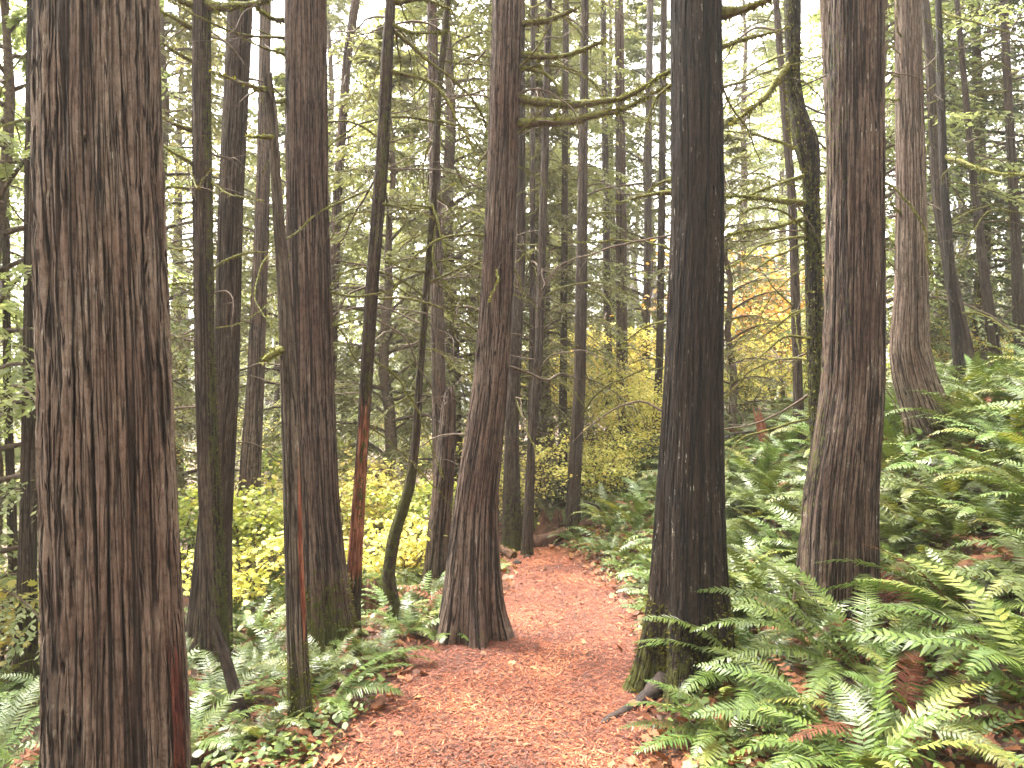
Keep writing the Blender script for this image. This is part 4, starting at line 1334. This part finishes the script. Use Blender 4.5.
log('fallen_log', 'dark rotten log lying across the end of the path', [gp(.20, 8.7, .06), gp(.45, 8.9, .09), gp(.95, 9.0, .12)], .09, .06, M['rotten'], 200)
log('fallen_log', 'short mossy log beside the path by the dark trunk behind the bend', [gp(-.42, 8.0, .05), gp(-.15, 7.9, .06), gp(.02, 7.75, .03)], .07, .05, M['rotten'], 500)
log('fallen_branch', 'dark dead branch poking out of the fern bank at the path end', [gp(1.0, 8.2, .3), gp(.9, 8.0, .48), gp(.75, 7.8, .58)], .022, .008, M['charred'])
log('fallen_branch', 'thin dead branch lying over ferns beside the splintered stump', [gp(2.5, 9.4, .45), gp(2.8, 9.5, .42), gp(3.1, 9.6, .3)], .02, .012, M['charred'])
log('fallen_branch', 'broken stick sticking up from the black upturned stump', [gp(-1.32, 6.2, .1), gp(-1.42, 6.15, .3), gp(-1.5, 6.1, .42)], .02, .006, M['charred'])
for i, (px, Y, r_, lab) in enumerate([(517, 7.45, .05, 'small grey rock beside the path by the mossy log'), (527, 7.8, .045, 'small rock at the foot of the slim bending trunk')]):
    th = np.linspace(0, 2 * PI, 15)[:-1]
    pts = np.array([(0, 0, z) for z in np.linspace(-.6, .6, 7)]) * r_
    g = Geo(); g.tube(pts, np.sqrt(np.maximum(.05, 1 - (np.linspace(-.95, .95, 7)) ** 2)) * r_, 12, 0, .3)
    o = g.build('rock', M['bark_far'], None); x = px_x(px, Y); o.location = (x, Y, g1(x, Y) + r_ * .3); tag(o, lab, 'rock')

# ------------------------------------------------------------------ ferns
FV = [fern_mesh('fern', nf, L, i, dd, yl) for i, (nf, L, dd, yl) in enumerate([(17, .80, .04, .08), (19, .90, .08, .08), (14, .70, .05, .12), (20, .85, .12, .10), (15, .75, .03, .16), (12, .62, .08, .08)])]
dead_fern = fern_mesh('fern', 11, .7, 9, .85, .1)

hero_pts = []
def hero(px, Y, fronds, label, extra=0, L=.8):
    """A fern in the foreground: each frond (azimuth, elevation, bend, length, material) a part of its own."""
    x = px_x(px, Y); z = g1(x, Y)
    r = empty('sword_fern', (x, Y, z), label, 'fern')
    hero_pts.append((x, Y))
    fr = list(fronds)
    for q in range(extra):
        fr.append((rng.uniform(0, 360), rng.uniform(45, 75), rng.uniform(60, 100), L * rng.uniform(.6, 1.), rng.choice([0, 0, 0, 0, 0, 1, 2])))
    for az, el, be, l, mi in fr:
        g = Geo()
        l *= 1.12 if px > 480 else .74
        frond(l, R(az), R(el), R(be), .07 + .035 * l, int(36 * l) + 14, g, 0, rng.normal(0, .2), rng.normal(0, .2))
        o = g.build('frond', FM[mi], r)
        if mi == 2: o['label'] = 'withered brown frond'
        elif mi == 1: o['label'] = 'yellowing frond'

# azimuth: 0 = towards the right, 90 = away, 180 = left, 270 = towards the camera
hero(862, 3.85, [(150, 64, 62, 1.0, 0), (168, 55, 70, .92, 0), (178, 46, 72, .9, 0), (190, 35, 70, .85, 0), (20, 50, 75, .85, 0), (-10, 48, 80, .8, 0), (215, 30, 60, .75, 0), (250, 40, 70, .7, 0), (300, 40, 70, .8, 0), (60, 60, 70, .8, 0), (110, 65, 70, .85, 0)],
     'big glossy fern with arching fronds in front of the broad reddish trunk', 3)
hero(835, 3.35, [(196, 38, 55, .68, 0), (170, 52, 65, .66, 0), (215, 28, 55, .62, 0), (75, 42, 70, .8, 0), (20, 35, 60, .8, 0), (250, 30, 60, .7, 0), (290, 45, 60, .7, 0), (340, 32, 60, .8, 0), (130, 45, 70, .8, 0)],
     'large green fern cut by the bottom edge, nearest to the camera', 3)
hero(962, 4.05, [(185, 42, 70, .85, 0), (160, 52, 75, .8, 0), (205, 35, 65, .8, 0), (10, 48, 70, .85, 0), (-20, 42, 70, .8, 0), (30, 55, 75, .8, 0), (270, 40, 70, .7, 0), (310, 42, 70, .75, 0), (235, 38, 70, .7, 0)],
     'bright green spreading fern near the right edge above the nearest fern', 4)
hero(1030, 3.45, [(170, 40, 60, .8, 0), (200, 35, 60, .75, 0), (150, 50, 60, .75, 1), (230, 40, 60, .7, 0), (260, 45, 60, .7, 1), (100, 55, 60, .7, 0)],
     'green and yellowing fern in the lower right corner', 3)
hero(752, 3.95, [(172, 62, 75, .72, 0), (185, 50, 72, .68, 0), (160, 48, 80, .62, 0), (210, 40, 75, .55, 0), (20, 50, 80, .5, 0), (250, 35, 70, .5, 0)],
     'fern with a few green fronds leaning across the foot of the dark straight trunk', 3, .5)
hero(722, 3.45, [(185, 30, 50, .46, 0), (170, 45, 60, .46, 0), (205, 25, 45, .46, 0), (150, 55, 60, .42, 0), (240, 30, 50, .42, 1), (30, 40, 60, .5, 0), (300, 35, 55, .5, 0)],
     'yellowish green small fern by the path edge at the bottom of the photo', 3, .5)
hero(900, 3.25, [(165, 35, 60, .6, 1), (30, 40, 65, .65, 1), (60, 50, 70, .6, 2), (200, 30, 50, .6, 2), (330, 35, 60, .6, 0), (280, 40, 60, .6, 1)],
     'ragged fern with yellow and brown fronds between the nearest green ferns', 2, .6)
hero(898, 4.25, [(100, 70, 80, .7, 2), (60, 60, 80, .7, 2), (150, 60, 90, .6, 2), (30, 45, 70, .7, 2), (200, 40, 80, .6, 2), (300, 40, 80, .6, 2), (350, 50, 85, .6, 2)],
     'withered red brown fern against the broad reddish trunk', 0)
hero(330, 3.95, [(12, 55, 62, .80, 0), (25, 45, 70, .72, 0), (-5, 40, 75, .6, 0), (168, 38, 50, .72, 0), (185, 32, 52, .70, 0), (120, 62, 70, .5, 0), (240, 35, 60, .55, 0), (300, 35, 70, .5, 0), (200, 45, 60, .6, 0)],
     'green fern with long fronds spreading both ways at the foot of the thin snag', 2, .5)
hero(222, 4.1, [(15, 45, 60, .75, 0), (40, 55, 65, .7, 0), (160, 45, 60, .7, 0), (195, 40, 60, .7, 0), (80, 65, 70, .7, 0), (250, 40, 60, .6, 0), (290, 40, 60, .6, 0), (340, 42, 60, .7, 0), (130, 55, 60, .7, 0)],
     'pale green fern around the charred broken stem', 3, .6)
hero(190, 3.5, [(10, 50, 60, .6, 0), (45, 60, 60, .6, 0), (-20, 40, 60, .55, 0), (90, 60, 60, .55, 0), (270, 45, 60, .5, 0), (320, 45, 60, .5, 0)],
     'green fern at the bottom edge beside the red strip of the thickest trunk', 2, .5)
hero(-5, 3.75, [(20, 60, 60, .8, 0), (45, 65, 55, .75, 0), (70, 68, 60, .8, 0), (0, 50, 60, .65, 0), (-30, 45, 60, .6, 0), (110, 60, 60, .7, 0), (300, 45, 60, .6, 0)],
     'tall pale fern at the left edge beside the thickest trunk', 2, .6)
hero(452, 5.15, [(75, 72, 40, .62, 0), (35, 58, 62, .6, 0), (15, 50, 70, .5, 0), (160, 55, 70, .6, 0), (185, 45, 70, .6, 0), (200, 38, 70, .5, 0), (250, 40, 70, .45, 0), (300, 40, 70, .4, 0), (120, 60, 70, .6, 0)],
     'fern with one upright frond at the foot of the leaning brown trunk', 2, .45)
hero(408, 5.1, [(25, 50, 70, .6, 1), (0, 45, 80, .55, 0), (165, 50, 75, .6, 0), (190, 45, 75, .55, 1), (90, 65, 70, .55, 0), (250, 40, 75, .5, 0), (310, 40, 75, .5, 0)],
     'yellow green fern by the path below the bow shaped stem', 3, .5)
hero(385, 4.55, [(20, 45, 90, .55, 0), (-5, 38, 90, .5, 0), (150, 50, 80, .5, 0), (180, 45, 80, .5, 0), (260, 35, 80, .4, 0), (90, 60, 70, .5, 0)],
     'low drooping fern on the path edge beside the mossy footed trunk', 2, .45)

tr = [(T.base[0], T.base[1], T.rr[0]) for T in NAMED]
placed = list(hero_pts)
def free(x, y, dmin):
    for a, b_ in placed:
        if (a - x) ** 2 + (b_ - y) ** 2 < dmin * dmin: return False
    for a, b_, r_ in tr:
        if (a - x) ** 2 + (b_ - y) ** 2 < (r_ + .14) ** 2: return False
    return True

def put_fern(x, y, me, sc, label, group):
    o = link(bpy.data.objects.new('sword_fern', me))
    o.location = (x, y, g1(x, y) - .01)
    o.rotation_euler = (rng.normal(0, .10), rng.normal(0, .10), rng.uniform(0, 6.28))
    o.scale = (sc, sc, sc)
    tag(o, label, 'fern', group)

cnt = 0
for i in range(9000):
    if cnt >= 296: break
    y = rng.uniform(2.9, 13.5); s = .18 + 8 * rng.random() ** 1.25
    x = path_c(y) + path_h(y) + s
    u, v, d = proj((x, y, g1(x, y) + .3))
    if u < 505 or u > 1090 or v > 830: continue
    if y < 4.3 and s < .7: continue
    if y < 4.6 and min((a - x) ** 2 + (b_ - y) ** 2 for a, b_ in hero_pts) < .16: continue
    dm = np.interp(y, [3, 5, 9, 13], [.38, .31, .33, .42])
    if not free(x, y, dm): continue
    placed.append((x, y)); cnt += 1
    me = dead_fern if rng.random() < .05 else FV[rng.integers(0, 6)]
    sc = rng.uniform(.75, 1.15) * (.62 if s < .45 else 1) * (.78 if y > 7 and s < 1.6 else 1)
    lab = 'withered brown fern among the green ones on the bank' if me is dead_fern else 'green fern in the dense mass of ferns covering the bank'
    put_fern(x, y, me, sc, lab, 'withered ferns on the bank' if me is dead_fern else 'ferns covering the bank')
cnt = 0
for i in range(3000):
    if cnt >= 52: break
    y = rng.uniform(3.3, 8.5); t = .22 + 2.8 * rng.random() ** 1.2
    x = path_c(y) - path_h(y) - t
    u, v, d = proj((x, y, g1(x, y) + .2))
    if u > 470 or u < -40 or v > 820: continue
    if not free(x, y, .36): continue
    placed.append((x, y)); cnt += 1
    put_fern(x, y, FV[rng.integers(0, 6)], rng.uniform(.42, .70), 'green fern in the hollow beside the path, among the slim trunks', 'ferns in the hollow beside the path')

# loose fronds and seedlings filling in between the ferns (uncountable)
g = Geo()
for i in range(2600):
    y = rng.uniform(3., 11.); 
    if rng.random() < .8: s = .25 + 7 * rng.random() ** 1.2; x = path_c(y) + path_h(y) + s
    else: s = .3 + 2.5 * rng.random(); x = path_c(y) - path_h(y) - s
    u, v, d = proj((x, y, g1(x, y) + .2))
    if u < -40 or u > 1070 or v > 830: continue
    tmp = Geo()
    frond(rng.uniform(.25, .55), rng.uniform(0, 6.28), rng.uniform(.4, 1.2), rng.uniform(.6, 1.4), .055, 14, tmp, 0, rng.normal(0, .3), rng.normal(0, .3))
    mi = int(rng.choice([0, 0, 0, 0, 0, 1, 2]))
    for V_, L_, C_, S_ in zip(tmp.v, tmp.loops, tmp.counts, tmp.smooth):
        pass
    off = np.array((x, y, g1(x, y)))
    base_n = g.n
    for V_, L_, C_, S_ in zip(tmp.v, tmp.loops, tmp.counts, tmp.smooth):
        g.v.append(V_ + off); g.loops.append(L_ + base_n); g.counts.append(C_); g.smooth.append(S_); g.mi.append(np.full(len(C_), mi)); g.n += len(V_)
tag(g.build('undergrowth', FM), 'low tangle of young fronds filling the gaps between the ferns', None, kind='stuff')

# ------------------------------------------------------------------ air
g = Geo()
x0, x1, y0, y1, z0, z1 = -90, 90, -25, 80, -4, 26
V = np.array([(x, y, z) for z in (z0, z1) for y in (y0, y1) for x in (x0, x1)], float)
g.faces(V, np.array([(0, 2, 3, 1), (4, 5, 7, 6), (0, 1, 5, 4), (1, 3, 7, 5), (3, 2, 6, 7), (2, 0, 4, 6)]), 0, False)
hm, nt, out = new_mat('haze')
pv_ = nd(nt, 'ShaderNodeVolumePrincipled', Density=HAZE, Anisotropy=.2)
pv_.inputs['Color'].default_value = (.95, .93, .90, 1)
nt.links.new(pv_.outputs[0], out.inputs['Volume'])
tag(g.build('haze', hm), 'thin pale mist hanging between the trunks', None, kind='stuff')
